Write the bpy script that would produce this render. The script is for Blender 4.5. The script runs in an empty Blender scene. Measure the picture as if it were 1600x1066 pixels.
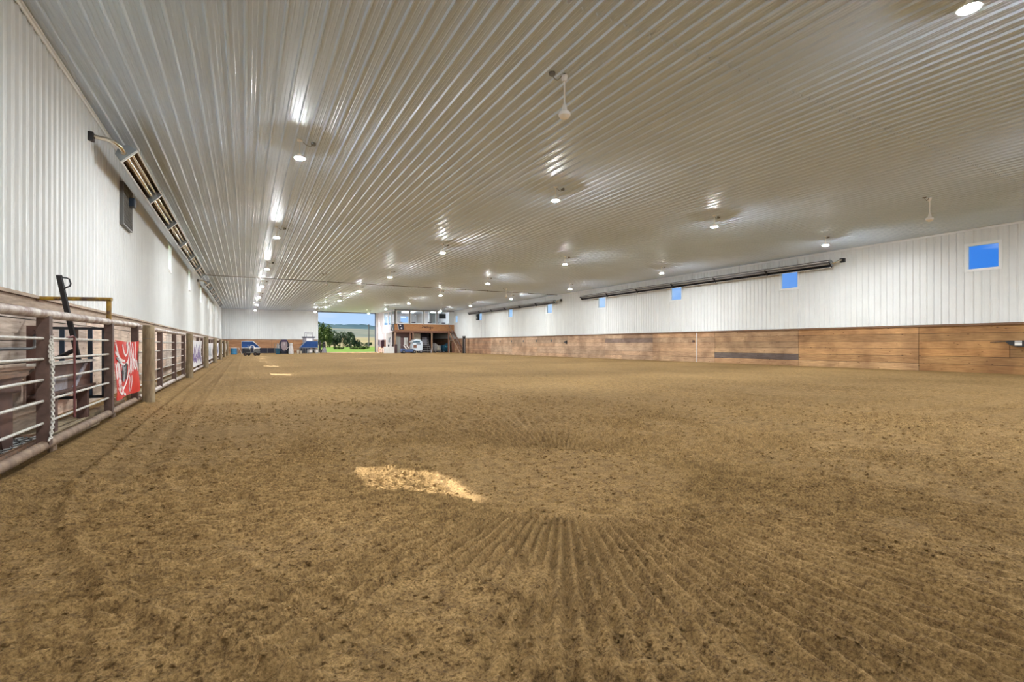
import bpy, math, random
import numpy as np
from mathutils import Vector, Matrix

R = random.Random(7)
S = bpy.context.scene
COL = S.collection
PI = math.pi

# ------------------------------------------------------------------ camera, world, sun, exposure
F = 771.0
YAW = math.atan(417.0 / F)
CY, SY = math.cos(YAW), math.sin(YAW)
CAMH = 1.03
cam_d = bpy.data.cameras.new('camera')
cam = bpy.data.objects.new('camera', cam_d)
COL.objects.link(cam)
cam.location = (0, 0, CAMH)
cam.rotation_euler = (PI / 2, 0, -YAW)
cam_d.sensor_width = 36.0
cam_d.lens = F / 1600.0 * 36.0
cam_d.shift_y = 5.5 / 1600.0
cam_d.clip_start = 0.05
cam_d.clip_end = 9000
S.camera = cam

vs = S.view_settings
vs.view_transform = 'Standard'
vs.look = 'None'
vs.gamma = 1.0
vs.use_curve_mapping = False
vs.exposure = 0.45

LAMP = 2100.0       # radiance of a pendant's diffuser
SUN = 18.0

W = bpy.data.worlds.new('sky')
S.world = W
W.use_nodes = True
nt = W.node_tree
nt.nodes.clear()
out = nt.nodes.new('ShaderNodeOutputWorld')
bg = nt.nodes.new('ShaderNodeBackground')
tc = nt.nodes.new('ShaderNodeTexCoord')
sep = nt.nodes.new('ShaderNodeSeparateXYZ')
nt.links.new(tc.outputs['Generated'], sep.inputs[0])
ramp = nt.nodes.new('ShaderNodeValToRGB')
cr = ramp.color_ramp
cr.elements[0].position = 0.0
cr.elements[0].color = (0.50, 0.68, 0.92, 1)
cr.elements[1].position = 1.0
cr.elements[1].color = (0.10, 0.26, 0.72, 1)
e = cr.elements.new(0.25)
e.color = (0.26, 0.50, 0.90, 1)
nt.links.new(sep.outputs['Z'], ramp.inputs[0])
# the half of the sky away from the sun is a deeper blue
deep = nt.nodes.new('ShaderNodeMix')
deep.data_type = 'RGBA'
deep.blend_type = 'MULTIPLY'
mr = nt.nodes.new('ShaderNodeMapRange')
mr.inputs['From Min'].default_value = 0.62
mr.inputs['From Max'].default_value = 0.96
nt.links.new(sep.outputs['X'], mr.inputs['Value'])
nt.links.new(mr.outputs[0], deep.inputs['Factor'])
nt.links.new(ramp.outputs[0], deep.inputs['A'])
deep.inputs['B'].default_value = (0.09, 0.36, 0.80, 1)
cl = nt.nodes.new('ShaderNodeTexNoise')
cl.inputs['Scale'].default_value = 3.0
cl.inputs['Detail'].default_value = 6
mp = nt.nodes.new('ShaderNodeMapping')
mp.inputs['Scale'].default_value = (1, 1, 7)
nt.links.new(tc.outputs['Generated'], mp.inputs[0])
nt.links.new(mp.outputs[0], cl.inputs[0])
cr2 = nt.nodes.new('ShaderNodeValToRGB')
cr2.color_ramp.elements[0].position = 0.52
cr2.color_ramp.elements[1].position = 0.8
nt.links.new(cl.outputs[0], cr2.inputs[0])
cm = nt.nodes.new('ShaderNodeMix')
cm.data_type = 'RGBA'
nt.links.new(cr2.outputs[0], cm.inputs['Factor'])
nt.links.new(deep.outputs['Result'], cm.inputs['A'])
cm.inputs['B'].default_value = (0.78, 0.85, 0.95, 1)
# the sky on the sunward side is glaring white
sw = nt.nodes.new('ShaderNodeMix')
sw.data_type = 'RGBA'
mr2 = nt.nodes.new('ShaderNodeMapRange')
mr2.inputs['From Min'].default_value = 0.0
mr2.inputs['From Max'].default_value = -0.12
nt.links.new(sep.outputs['X'], mr2.inputs['Value'])
nt.links.new(mr2.outputs[0], sw.inputs['Factor'])
nt.links.new(cm.outputs['Result'], sw.inputs['A'])
sw.inputs['B'].default_value = (1.9, 1.95, 2.0, 1)
nt.links.new(sw.outputs['Result'], bg.inputs[0])
bg.inputs[1].default_value = 0.8
nt.links.new(bg.outputs[0], out.inputs[0])

sun_d = bpy.data.lights.new('sun', 'SUN')
sun_d.energy = SUN
sun_d.angle = math.radians(0.6)
sun_d.color = (1.0, 0.92, 0.86)
sun = bpy.data.objects.new('sun', sun_d)
COL.objects.link(sun)
sun.rotation_euler = Vector((3.6, -3.4, -4.22)).to_track_quat('-Z', 'Y').to_euler()
sun.location = (-40, 40, 45)

# ------------------------------------------------------------------ room numbers
XL, XR, YN, YF, ZC = -2.476, 23.5, -16.0, 67.5, 5.295
PITCH = 0.2286


def px(u, Y):
    """world X of the point seen at pixel column u on the plane Y"""
    k = (u - 383.0) / (F / CY)
    return k * CY * Y / (1 - k * SY)


def pz(v, X, Y):
    return CAMH + (538.5 - v) * (X * SY + Y * CY) / F


# ------------------------------------------------------------------ materials
MATS = {}


def mat(name, col, rough=0.6, metal=0.0, var=0.0, scale=8.0, bump=0.0, stretch=(1, 1, 1),
        spec=0.5, emit=None, estr=0.0, col2=None, attr=False, bscale=None, coord='Object'):
    if name in MATS:
        return MATS[name]
    m = bpy.data.materials.new(name)
    m.use_nodes = True
    n = m.node_tree
    b = n.nodes['Principled BSDF']
    b.inputs['Roughness'].default_value = rough
    b.inputs['Metallic'].default_value = metal
    b.inputs['Specular IOR Level'].default_value = spec
    c = (col[0], col[1], col[2], 1)
    b.inputs['Base Color'].default_value = c
    last = None
    tcn = n.nodes.new('ShaderNodeTexCoord')
    mpn = n.nodes.new('ShaderNodeMapping')
    mpn.inputs['Scale'].default_value = stretch
    n.links.new(tcn.outputs[coord], mpn.inputs[0])
    if var or col2:
        no = n.nodes.new('ShaderNodeTexNoise')
        no.inputs['Scale'].default_value = scale
        no.inputs['Detail'].default_value = 6
        no.inputs['Roughness'].default_value = 0.62
        n.links.new(mpn.outputs[0], no.inputs[0])
        rp = n.nodes.new('ShaderNodeValToRGB')
        rp.color_ramp.elements[0].position = 0.36
        rp.color_ramp.elements[1].position = 0.64
        if col2 is None:
            col2 = tuple(x * (1 - var) for x in col)
        rp.color_ramp.elements[0].color = (*col2, 1)
        rp.color_ramp.elements[1].color = c
        n.links.new(no.outputs[0], rp.inputs[0])
        last = rp.outputs[0]
    if attr:
        at = n.nodes.new('ShaderNodeAttribute')
        at.attribute_name = 'tint'
        mx = n.nodes.new('ShaderNodeMix')
        mx.data_type = 'RGBA'
        mx.blend_type = 'MULTIPLY'
        mx.inputs['Factor'].default_value = 1
        if last is not None:
            n.links.new(last, mx.inputs['A'])
        else:
            mx.inputs['A'].default_value = c
        n.links.new(at.outputs['Color'], mx.inputs['B'])
        last = mx.outputs['Result']
    if last is not None:
        n.links.new(last, b.inputs['Base Color'])
    if bump:
        bn = n.nodes.new('ShaderNodeTexNoise')
        bn.inputs['Scale'].default_value = bscale or scale * 2
        bn.inputs['Detail'].default_value = 5
        n.links.new(mpn.outputs[0], bn.inputs[0])
        bp = n.nodes.new('ShaderNodeBump')
        bp.inputs['Strength'].default_value = min(1, bump)
        bp.inputs['Distance'].default_value = 0.01
        n.links.new(bn.outputs[0], bp.inputs['Height'])
        n.links.new(bp.outputs[0], b.inputs['Normal'])
    if emit:
        b.inputs['Emission Color'].default_value = (*emit, 1)
        b.inputs['Emission Strength'].default_value = estr
    MATS[name] = m
    return m


def glass_mat(name, tint=(0.93, 0.97, 1.0)):
    m = bpy.data.materials.new(name)
    m.use_nodes = True
    n = m.node_tree
    n.nodes.clear()
    o = n.nodes.new('ShaderNodeOutputMaterial')
    t = n.nodes.new('ShaderNodeBsdfTransparent')
    t.inputs[0].default_value = (*tint, 1)
    g = n.nodes.new('ShaderNodeBsdfGlossy')
    g.inputs['Roughness'].default_value = 0.02
    f = n.nodes.new('ShaderNodeFresnel')
    f.inputs[0].default_value = 1.3
    mx = n.nodes.new('ShaderNodeMixShader')
    ge = n.nodes.new('ShaderNodeNewGeometry')
    inv = n.nodes.new('ShaderNodeMath')
    inv.operation = 'SUBTRACT'
    inv.inputs[0].default_value = 1.0
    n.links.new(ge.outputs['Backfacing'], inv.inputs[1])
    ml = n.nodes.new('ShaderNodeMath')
    ml.operation = 'MULTIPLY'
    n.links.new(f.outputs[0], ml.inputs[0])
    n.links.new(inv.outputs[0], ml.inputs[1])
    n.links.new(ml.outputs[0], mx.inputs[0])
    n.links.new(t.outputs[0], mx.inputs[1])
    n.links.new(g.outputs[0], mx.inputs[2])
    n.links.new(mx.outputs[0], o.inputs[0])
    MATS[name] = m
    return m


M_CEIL = mat('white_ribbed_steel_ceiling', (0.57, 0.67, 0.80), 0.38, var=0.05, scale=0.8)
MATS['white_ribbed_steel_ceiling'].node_tree.nodes['Principled BSDF'].inputs['Specular IOR Level'].default_value = 0.75
M_WALL = mat('white_ribbed_steel_wall', (0.76, 0.77, 0.76), 0.42, var=0.05, scale=1.2)
M_WOOD = mat('kick_board_wood', (0.86, 0.83, 0.78), 0.75, col2=(0.58, 0.52, 0.46), scale=4.0,
             stretch=(0.5, 0.5, 7), bump=0.3, attr=True)
M_WOODX = mat('kick_board_wood_far', (0.80, 0.78, 0.74), 0.75, col2=(0.42, 0.36, 0.30), scale=3.0,
              stretch=(0.35, 0.35, 9), bump=0.3, attr=True)


def add_knots(m):
    n = m.node_tree
    b = n.nodes['Principled BSDF']
    src = b.inputs['Base Color'].links[0].from_socket
    tcn = n.nodes.new('ShaderNodeTexCoord')
    mpn = n.nodes.new('ShaderNodeMapping')
    mpn.inputs['Scale'].default_value = (1.3, 1.3, 3.2)
    n.links.new(tcn.outputs['Object'], mpn.inputs[0])
    vo = n.nodes.new('ShaderNodeTexVoronoi')
    vo.inputs['Scale'].default_value = 2.6
    n.links.new(mpn.outputs[0], vo.inputs['Vector'])
    rp = n.nodes.new('ShaderNodeValToRGB')
    rp.color_ramp.elements[0].position = 0.06
    rp.color_ramp.elements[0].color = (0.30, 0.24, 0.20, 1)
    rp.color_ramp.elements[1].position = 0.15
    rp.color_ramp.elements[1].color = (1, 1, 1, 1)
    n.links.new(vo.outputs['Distance'], rp.inputs[0])
    no = n.nodes.new('ShaderNodeTexNoise')
    no.inputs['Scale'].default_value = 0.9
    no.inputs['Detail'].default_value = 7
    n.links.new(tcn.outputs['Object'], no.inputs[0])
    r2 = n.nodes.new('ShaderNodeValToRGB')
    r2.color_ramp.elements[0].position = 0.38
    r2.color_ramp.elements[0].color = (0.68, 0.64, 0.62, 1)
    r2.color_ramp.elements[1].position = 0.6
    r2.color_ramp.elements[1].color = (1.06, 1.06, 1.06, 1)
    n.links.new(no.outputs[0], r2.inputs[0])
    for o_ in (rp.outputs[0], r2.outputs[0]):
        x = n.nodes.new('ShaderNodeMix')
        x.data_type = 'RGBA'
        x.blend_type = 'MULTIPLY'
        x.inputs['Factor'].default_value = 1
        n.links.new(src, x.inputs['A'])
        n.links.new(o_, x.inputs['B'])
        src = x.outputs['Result']
    n.links.new(src, b.inputs['Base Color'])


add_knots(M_WOOD)
M_CAP = mat('brown_cap_wood', (0.22, 0.115, 0.06), 0.7, var=0.4, scale=6, stretch=(0.5, 0.3, 5))
M_CAPL = mat('pale_cap_wood', (0.50, 0.38, 0.29), 0.8, var=0.35, scale=6, stretch=(3, 0.5, 5))
M_TRIM = mat('white_trim', (0.82, 0.83, 0.83), 0.4)
M_DARKTRIM = mat('dark_steel_trim', (0.10, 0.10, 0.11), 0.5)
M_GLASS = glass_mat('window_glass')
M_PIPE = mat('dusty_brown_pipe', (0.27, 0.185, 0.12), 0.75, col2=(0.15, 0.09, 0.06), scale=9, bump=0.2)
M_PIPEW = mat('pale_worn_pipe', (0.58, 0.52, 0.47), 0.5, col2=(0.22, 0.13, 0.10), scale=7, bump=0.2, spec=0.6)
M_POSTB = mat('brown_square_post', (0.115, 0.065, 0.05), 0.6, var=0.35, scale=14, bump=0.1)
M_ROD = mat('pale_fence_rod', (0.62, 0.58, 0.53), 0.5, var=0.35, scale=12)
M_TIMBER = mat('weathered_round_timber', (0.34, 0.26, 0.16), 0.85, col2=(0.20, 0.15, 0.09), scale=10,
               stretch=(2, 2, 0.4), bump=0.5)
M_PLANK = mat('dusty_ground_plank', (0.42, 0.32, 0.19), 0.85, col2=(0.20, 0.15, 0.10), scale=8, stretch=(3, 0.6, 3), bump=0.4)
M_BLACK = mat('black_steel', (0.018, 0.019, 0.024), 0.45)
M_BLACKP = mat('black_plastic', (0.02, 0.02, 0.022), 0.6)
M_DKBLUE = mat('dark_blue_steel', (0.02, 0.035, 0.06), 0.45)
M_RUST = mat('rust_brown_steel', (0.14, 0.065, 0.045), 0.65, col2=(0.07, 0.035, 0.03), scale=4, bump=0.2)
M_RUSTL = mat('tan_brown_steel_plate', (0.30, 0.17, 0.10), 0.6, col2=(0.16, 0.09, 0.06), scale=3, bump=0.2)
M_GREYST = mat('blue_grey_mottled_steel', (0.30, 0.30, 0.36), 0.6, col2=(0.20, 0.16, 0.16), scale=5)
M_YELLOW = mat('worn_yellow_paint', (0.50, 0.30, 0.02), 0.5, col2=(0.10, 0.05, 0.03), scale=9, bump=0.1)
M_GALV = mat('galvanised_steel', (0.55, 0.56, 0.57), 0.35, metal=0.8, var=0.2, scale=20)
M_REFL = mat('polished_reflector', (0.80, 0.72, 0.62), 0.12, metal=1.0)
M_HOOD = mat('grey_hood_steel', (0.30, 0.34, 0.37), 0.45, metal=0.4)
M_HOODD = mat('dark_hood_steel', (0.12, 0.12, 0.13), 0.3, metal=0.9)
M_GALVD = mat('dull_grey_tube', (0.36, 0.36, 0.38), 0.4, metal=0.8)
M_TUBE = mat('heater_tube_steel', (0.70, 0.62, 0.50), 0.18, metal=1.0)
M_BRONZE = mat('brown_metal_reflector', (0.30, 0.19, 0.10), 0.25, metal=1.0)  # brown metal for the nearer hood sections of the left heaters
M_WHITEP = mat('white_plastic', (0.83, 0.82, 0.80), 0.4)
M_CREAM = mat('cream_plastic', (0.75, 0.68, 0.58), 0.5)
M_FANW = mat('white_fan_enamel', (0.80, 0.79, 0.80), 0.35)
M_GREYB = mat('grey_junction_box', (0.16, 0.16, 0.155), 0.5)
M_BLUE = mat('bright_blue_canvas', (0.010, 0.085, 0.34), 0.6, var=0.3, scale=3)
M_BARREL = mat('blue_barrel_plastic', (0.04, 0.22, 0.42), 0.4, var=0.15, scale=5)
M_NAVY = mat('dark_navy_panel', (0.018, 0.020, 0.045), 0.6)
M_TEAL = mat('dark_teal_cover', (0.010, 0.075, 0.13), 0.7, var=0.3, scale=5)
M_GREYC = mat('pale_grey_cover', (0.42, 0.40, 0.39), 0.8, var=0.4, scale=4)
M_LILAC = mat('pale_lilac_siding', (0.62, 0.58, 0.64), 0.6)
M_PLUM = mat('plum_brown_siding', (0.20, 0.12, 0.12), 0.7, var=0.2, scale=4)
M_DOORG = mat('grey_green_door', (0.36, 0.36, 0.33), 0.6)
M_FASC = mat('orange_brown_plywood', (0.48, 0.23, 0.09), 0.65, col2=(0.36, 0.16, 0.06), scale=3, stretch=(1, 1, 6))
M_BEAM = mat('brown_beam_wood', (0.28, 0.13, 0.08), 0.7, var=0.3, scale=5)
M_TANPOST = mat('tan_timber_post', (0.48, 0.29, 0.18), 0.7, var=0.3, scale=5)
M_CURT = mat('cream_curtain_panel', (0.70, 0.62, 0.50), 0.7, var=0.15, scale=3)
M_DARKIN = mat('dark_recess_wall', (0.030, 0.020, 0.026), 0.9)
M_INW = mat('booth_interior_white', (0.70, 0.69, 0.66), 0.7)
M_RUBBER = mat('black_rubber', (0.02, 0.02, 0.02), 0.85)
M_DIFF = mat('lit_lamp_diffuser', (0.9, 0.9, 0.88), 0.5, emit=(0.93, 0.98, 1.0), estr=LAMP)
M_BOOTHL = mat('lit_booth_panel', (0.9, 0.9, 0.88), 0.5, emit=(0.95, 0.98, 1.0), estr=40)
M_RED = mat('red_banner_vinyl', (0.72, 0.028, 0.022), 0.42, var=0.25, scale=6, stretch=(1, 3, 0.5), bump=0.1)
M_PRINT = mat('white_banner_print', (0.80, 0.76, 0.76), 0.5)
M_PRINTK = mat('black_banner_print', (0.03, 0.035, 0.045), 0.5)
M_PRINTG = mat('grey_banner_print', (0.30, 0.33, 0.36), 0.5)
M_WBAN = mat('white_banner_vinyl', (0.74, 0.73, 0.76), 0.5, var=0.2, scale=5, stretch=(1, 3, 0.5))
M_PURP = mat('purple_banner_vinyl', (0.13, 0.07, 0.26), 0.5, var=0.2, scale=5)
M_BPRINT = mat('blue_banner_print', (0.04, 0.08, 0.25), 0.5)
M_BROWNPR = mat('brown_sign_paint', (0.13, 0.055, 0.03), 0.6)
M_GRASS = mat('green_grass', (0.075, 0.125, 0.015), 0.9, spec=0.05, col2=(0.038, 0.072, 0.009), scale=0.35)
M_GRAVEL = mat('pale_gravel', (0.24, 0.21, 0.19), 0.95, var=0.2, scale=3)
M_FIELD = mat('dry_hay_field', (0.145, 0.12, 0.062), 0.95, spec=0.03, col2=(0.095, 0.092, 0.05), scale=0.01)
M_VALLEY = mat('grey_green_valley_side', (0.04, 0.057, 0.048), 0.95, spec=0.03, col2=(0.09, 0.09, 0.07), scale=0.006, stretch=(1, 1, 5))
M_HILL = mat('haze_tinted_wooded_hill', (0.014, 0.034, 0.046), 0.95, spec=0.03, col2=(0.030, 0.054, 0.058), scale=0.004, stretch=(1, 1, 3))  # blue distance haze is put into the hill colour
M_LEAFA = mat('mid_green_leaves', (0.12, 0.155, 0.04), 0.8, spec=0.1, col2=(0.05, 0.08, 0.024), scale=0.6)
M_LEAFB = mat('dark_green_leaves', (0.07, 0.095, 0.045), 0.8, spec=0.1, col2=(0.035, 0.055, 0.035), scale=0.6)
M_BARK = mat('brown_bark', (0.12, 0.08, 0.05), 0.9)
M_POLE = mat('grey_pole_wood', (0.09, 0.08, 0.08), 0.9)


def dirt_material(name, clod=False):
    m = bpy.data.materials.new(name)
    m.use_nodes = True
    n = m.node_tree
    b = n.nodes['Principled BSDF']
    b.inputs['Roughness'].default_value = 0.95
    b.inputs['Specular IOR Level'].default_value = 0.15
    tcn = n.nodes.new('ShaderNodeTexCoord')

    def noise(scale, detail=6, rough=0.6):
        no = n.nodes.new('ShaderNodeTexNoise')
        no.inputs['Scale'].default_value = scale
        no.inputs['Detail'].default_value = detail
        no.inputs['Roughness'].default_value = rough
        n.links.new(tcn.outputs['Object'], no.inputs[0])
        return no

    def ramp(src, c0, c1, p0=0.35, p1=0.65):
        r = n.nodes.new('ShaderNodeValToRGB')
        r.color_ramp.elements[0].position = p0
        r.color_ramp.elements[1].position = p1
        r.color_ramp.elements[0].color = (*c0, 1)
        r.color_ramp.elements[1].color = (*c1, 1)
        n.links.new(src.outputs[0], r.inputs[0])
        return r

    def mult(a, bb):
        x = n.nodes.new('ShaderNodeMix')
        x.data_type = 'RGBA'
        x.blend_type = 'MULTIPLY'
        x.inputs['Factor'].default_value = 1
        n.links.new(a, x.inputs['A'])
        n.links.new(bb, x.inputs['B'])
        return x.outputs['Result']
    big = ramp(noise(0.45), DIRT_A, DIRT_B, 0.3, 0.7)
    mid = ramp(noise(9, 8, 0.7), (0.70, 0.68, 0.65), (1.10, 1.10, 1.09), 0.38, 0.6)
    fine = ramp(noise(75, 6, 0.75), (0.40, 0.37, 0.33), (1.22, 1.22, 1.21), 0.36, 0.58)  # dark specks in the colour stand in for tiny shadows among the crumbs
    c = mult(mult(big.outputs[0], mid.outputs[0]), fine.outputs[0])
    n.links.new(c, b.inputs['Base Color'])
    b1 = n.nodes.new('ShaderNodeBump')
    b1.inputs['Strength'].default_value = 1.0
    b1.inputs['Distance'].default_value = 0.012
    n.links.new(noise(60, 8, 0.75).outputs[0], b1.inputs['Height'])
    b2 = n.nodes.new('ShaderNodeBump')
    b2.inputs['Strength'].default_value = 0.8
    b2.inputs['Distance'].default_value = 0.03
    n.links.new(noise(14, 8, 0.7).outputs[0], b2.inputs['Height'])
    n.links.new(b1.outputs[0], b2.inputs['Normal'])
    n.links.new(b2.outputs[0], b.inputs['Normal'])
    MATS[name] = m
    return m


DIRT_A = (0.265, 0.164, 0.066)
DIRT_B = (0.345, 0.217, 0.092)
M_DIRT = dirt_material('arena_dirt')


# ------------------------------------------------------------------ mesh helpers
class MB:
    def __init__(self):
        self.v = []
        self.f = []
        self.t = []
        self.tint = None

    def add(self, vs_, fs_):
        o = len(self.v)
        self.v += [tuple(p) for p in vs_]
        self.f += [tuple(i + o for i in fc) for fc in fs_]
        if self.tint is not None:
            self.t += [self.tint] * len(vs_)
        return self

    def box(self, x0, x1, y0, y1, z0, z1):
        vs_ = [(x0, y0, z0), (x1, y0, z0), (x1, y1, z0), (x0, y1, z0), (x0, y0, z1), (x1, y0, z1), (x1, y1, z1), (x0, y1, z1)]
        return self.add(vs_, [(0, 3, 2, 1), (4, 5, 6, 7), (0, 1, 5, 4), (1, 2, 6, 5), (2, 3, 7, 6), (3, 0, 4, 7)])

    def prism(self, pts, a, b, axis='y'):
        """pts: 2D outline; extruded from a to b along axis"""
        n = len(pts)
        vs_ = []
        for s in (a, b):
            for p, q in pts:
                vs_.append({'y': (p, s, q), 'x': (s, p, q), 'z': (p, q, s)}[axis])
        fs_ = [tuple(range(n)), tuple(range(2 * n - 1, n - 1, -1))]
        for i in range(n):
            j = (i + 1) % n
            fs_.append((i, i + n, j + n, j))
        return self.add(vs_, fs_)

    def cyl(self, p, q, r, r2=None, n=12, caps=True):
        p, q = Vector(p), Vector(q)
        r2 = r if r2 is None else r2
        d = (q - p).normalized()
        a = d.orthogonal().normalized()
        b = d.cross(a)
        vs_ = []
        for c, rr in ((p, r), (q, r2)):
            for i in range(n):
                t = 2 * PI * i / n
                vs_.append(c + a * math.cos(t) * rr + b * math.sin(t) * rr)
        fs_ = [(i, (i + 1) % n, (i + 1) % n + n, i + n) for i in range(n)]
        if caps:
            fs_ += [tuple(range(n - 1, -1, -1)), tuple(range(n, 2 * n))]
        return self.add(vs_, fs_)

    def tube(self, pts, r, n=8, closed=False):
        P = [Vector(p) for p in pts]
        m = len(P)
        rings = []
        up = None
        for i in range(m):
            if closed:
                d = (P[(i + 1) % m] - P[i - 1]).normalized()
            else:
                d = (P[min(i + 1, m - 1)] - P[max(i - 1, 0)]).normalized()
            if up is None:
                a = d.orthogonal().normalized()
            else:
                a = (up - d * up.dot(d)).normalized()
            up = a
            b = d.cross(a)
            rings.append([P[i] + a * math.cos(2 * PI * k / n) * r + b * math.sin(2 * PI * k / n) * r for k in range(n)])
        vs_ = [p for rg in rings for p in rg]
        fs_ = []
        for i in range(m if closed else m - 1):
            j = (i + 1) % m
            for k in range(n):
                fs_.append((i * n + k, i * n + (k + 1) % n, j * n + (k + 1) % n, j * n + k))
        if not closed:
            fs_ += [tuple(range(n - 1, -1, -1)), tuple(range((m - 1) * n, m * n))]
        return self.add(vs_, fs_)

    def lathe(self, prof, cx=0, cy=0, n=24):
        """prof: list of (r, z)"""
        vs_ = []
        for r, z in prof:
            for k in range(n):
                t = 2 * PI * k / n
                vs_.append((cx + r * math.cos(t), cy + r * math.sin(t), z))
        fs_ = []
        for i in range(len(prof) - 1):
            for k in range(n):
                fs_.append((i * n + k, i * n + (k + 1) % n, (i + 1) * n + (k + 1) % n, (i + 1) * n + k))
        fs_ += [tuple(range(n - 1, -1, -1)), tuple(range((len(prof) - 1) * n, len(prof) * n))]
        return self.add(vs_, fs_)

    def build(self, name, m, parent=None, smooth=False, bevel=0):
        me = bpy.data.meshes.new(name)
        me.from_pydata(self.v, [], self.f)
        me.validate()
        if self.t and len(self.t) == len(me.vertices):
            ca = me.color_attributes.new('tint', 'FLOAT_COLOR', 'POINT')
            ca.data.foreach_set('color', [x for t in self.t for x in (*t, 1)])
        me.materials.append(m)
        o = bpy.data.objects.new(name, me)
        COL.objects.link(o)
        if smooth:
            me.shade_smooth()
            try:
                me.set_sharp_from_angle(angle=math.radians(40))
            except Exception:
                pass
        if bevel:
            md = o.modifiers.new('bevel', 'BEVEL')
            md.width = bevel
            md.segments = 2
            md.limit_method = 'ANGLE'
        if parent is not None:
            o.parent = parent
        return o


def empty(name, loc, rz=0, label=None, cat=None, group=None):
    o = bpy.data.objects.new(name, None)
    o.empty_display_size = 0.2
    COL.objects.link(o)
    o.location = loc
    o.rotation_euler = (0, 0, rz)
    return tag(o, label, cat, group)


def tag(o, label=None, cat=None, group=None, kind=None):
    if label:
        o['label'] = label
    if cat:
        o['category'] = cat
    if group:
        o['group'] = group
    if kind:
        o['kind'] = kind
    return o


def struct(o, label=None):
    o['kind'] = 'structure'
    if label:
        o['label'] = label
        o['category'] = o.name.split('_')[0]
    return o


def copy_tree(o, parent=None):
    c = o.copy()
    COL.objects.link(c)
    if parent is not None:
        c.parent = parent
    for ch in list(o.children):
        copy_tree(ch, c)
    return c


# ------------------------------------------------------------------ ribbed sheet
def rib_profile(L, t0=0.0, hi=0.030):
    pts = [(0.0, 0.0)]
    k = 0
    while True:
        b = k * PITCH + 0.04
        for t, d in ((b, 0), (b + 0.018, hi), (b + 0.038, hi), (b + 0.056, 0),
                     (b + 0.100, 0), (b + 0.106, 0.004), (b + 0.116, 0.004), (b + 0.122, 0),
                     (b + 0.160, 0), (b + 0.166, 0.004), (b + 0.176, 0.004), (b + 0.182, 0)):
            if t >= L - 0.002:
                pts.append((L, 0.0))
                return pts
            pts.append((t, d))
        k += 1


def ribbed(mb, L, s0, s1, fn, back=0.12):
    """closed ribbed slab; fn(t, d, s) -> xyz"""
    pr = rib_profile(L)
    n = len(pr)
    vs_ = [fn(t, d, s0) for t, d in pr] + [fn(t, d, s1) for t, d in pr]
    b = len(vs_)
    vs_ += [fn(0, -back, s0), fn(L, -back, s0), fn(0, -back, s1), fn(L, -back, s1)]
    fs_ = [(i, i + 1, i + 1 + n, i + n) for i in range(n - 1)]
    fs_ += [(b, b + 2, b + 3, b + 1), (0, n, b + 2, b), (n - 1, b + 1, b + 3, 2 * n - 1)]
    fs_ += [tuple([b, b + 1] + list(range(n - 1, -1, -1))), tuple([b + 3, b + 2] + list(range(n, 2 * n)))]
    mb.add(vs_, fs_)


def ribbed_wall(name, length, ztop, holes, fn3):
    """holes: (t0,t1,z0,z1). fn3(t,d,z) -> xyz"""
    mb = MB()
    t = 0.0

    def seg(a, b, z0, z1):
        if b - a > 0.01 and z1 - z0 > 0.01:
            ribbed(mb, b - a, z0, z1, lambda tt, d, s: fn3(a + tt, d, s))
    for (a, b, z0, z1) in sorted(holes):
        seg(t, a, 0, ztop)
        seg(a, b, 0, z0)
        seg(a, b, z1, ztop)
        t = b
    seg(t, length, 0, ztop)
    return struct(mb.build(name, M_WALL))


# ------------------------------------------------------------------ floor
def vnoise(x, y, seed):
    xi = np.floor(x).astype(np.int64)
    yi = np.floor(y).astype(np.int64)
    xf = x - xi
    yf = y - yi
    xf = xf * xf * (3 - 2 * xf)
    yf = yf * yf * (3 - 2 * yf)

    def h(a, b):
        n = (a * 374761393 + b * 668265263 + seed * 1442695041) & 0xFFFFFFFF
        n = ((n ^ (n >> 13)) * 1274126177) & 0xFFFFFFFF
        return ((n ^ (n >> 16)) & 0xFFFFFF) / float(0xFFFFFF)
    a = h(xi, yi)
    b = h(xi + 1, yi)
    c = h(xi, yi + 1)
    d = h(xi + 1, yi + 1)
    return (a + (b - a) * xf) * (1 - yf) + (c + (d - c) * xf) * yf


def fbm(x, y, seed, o=4):
    s = 0
    a = 0.5
    for i in range(o):
        s = s + a * vnoise(x * 2 ** i, y * 2 ** i, seed + i * 17)
        a *= 0.5
    return s / (1 - 0.5 ** o)


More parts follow.
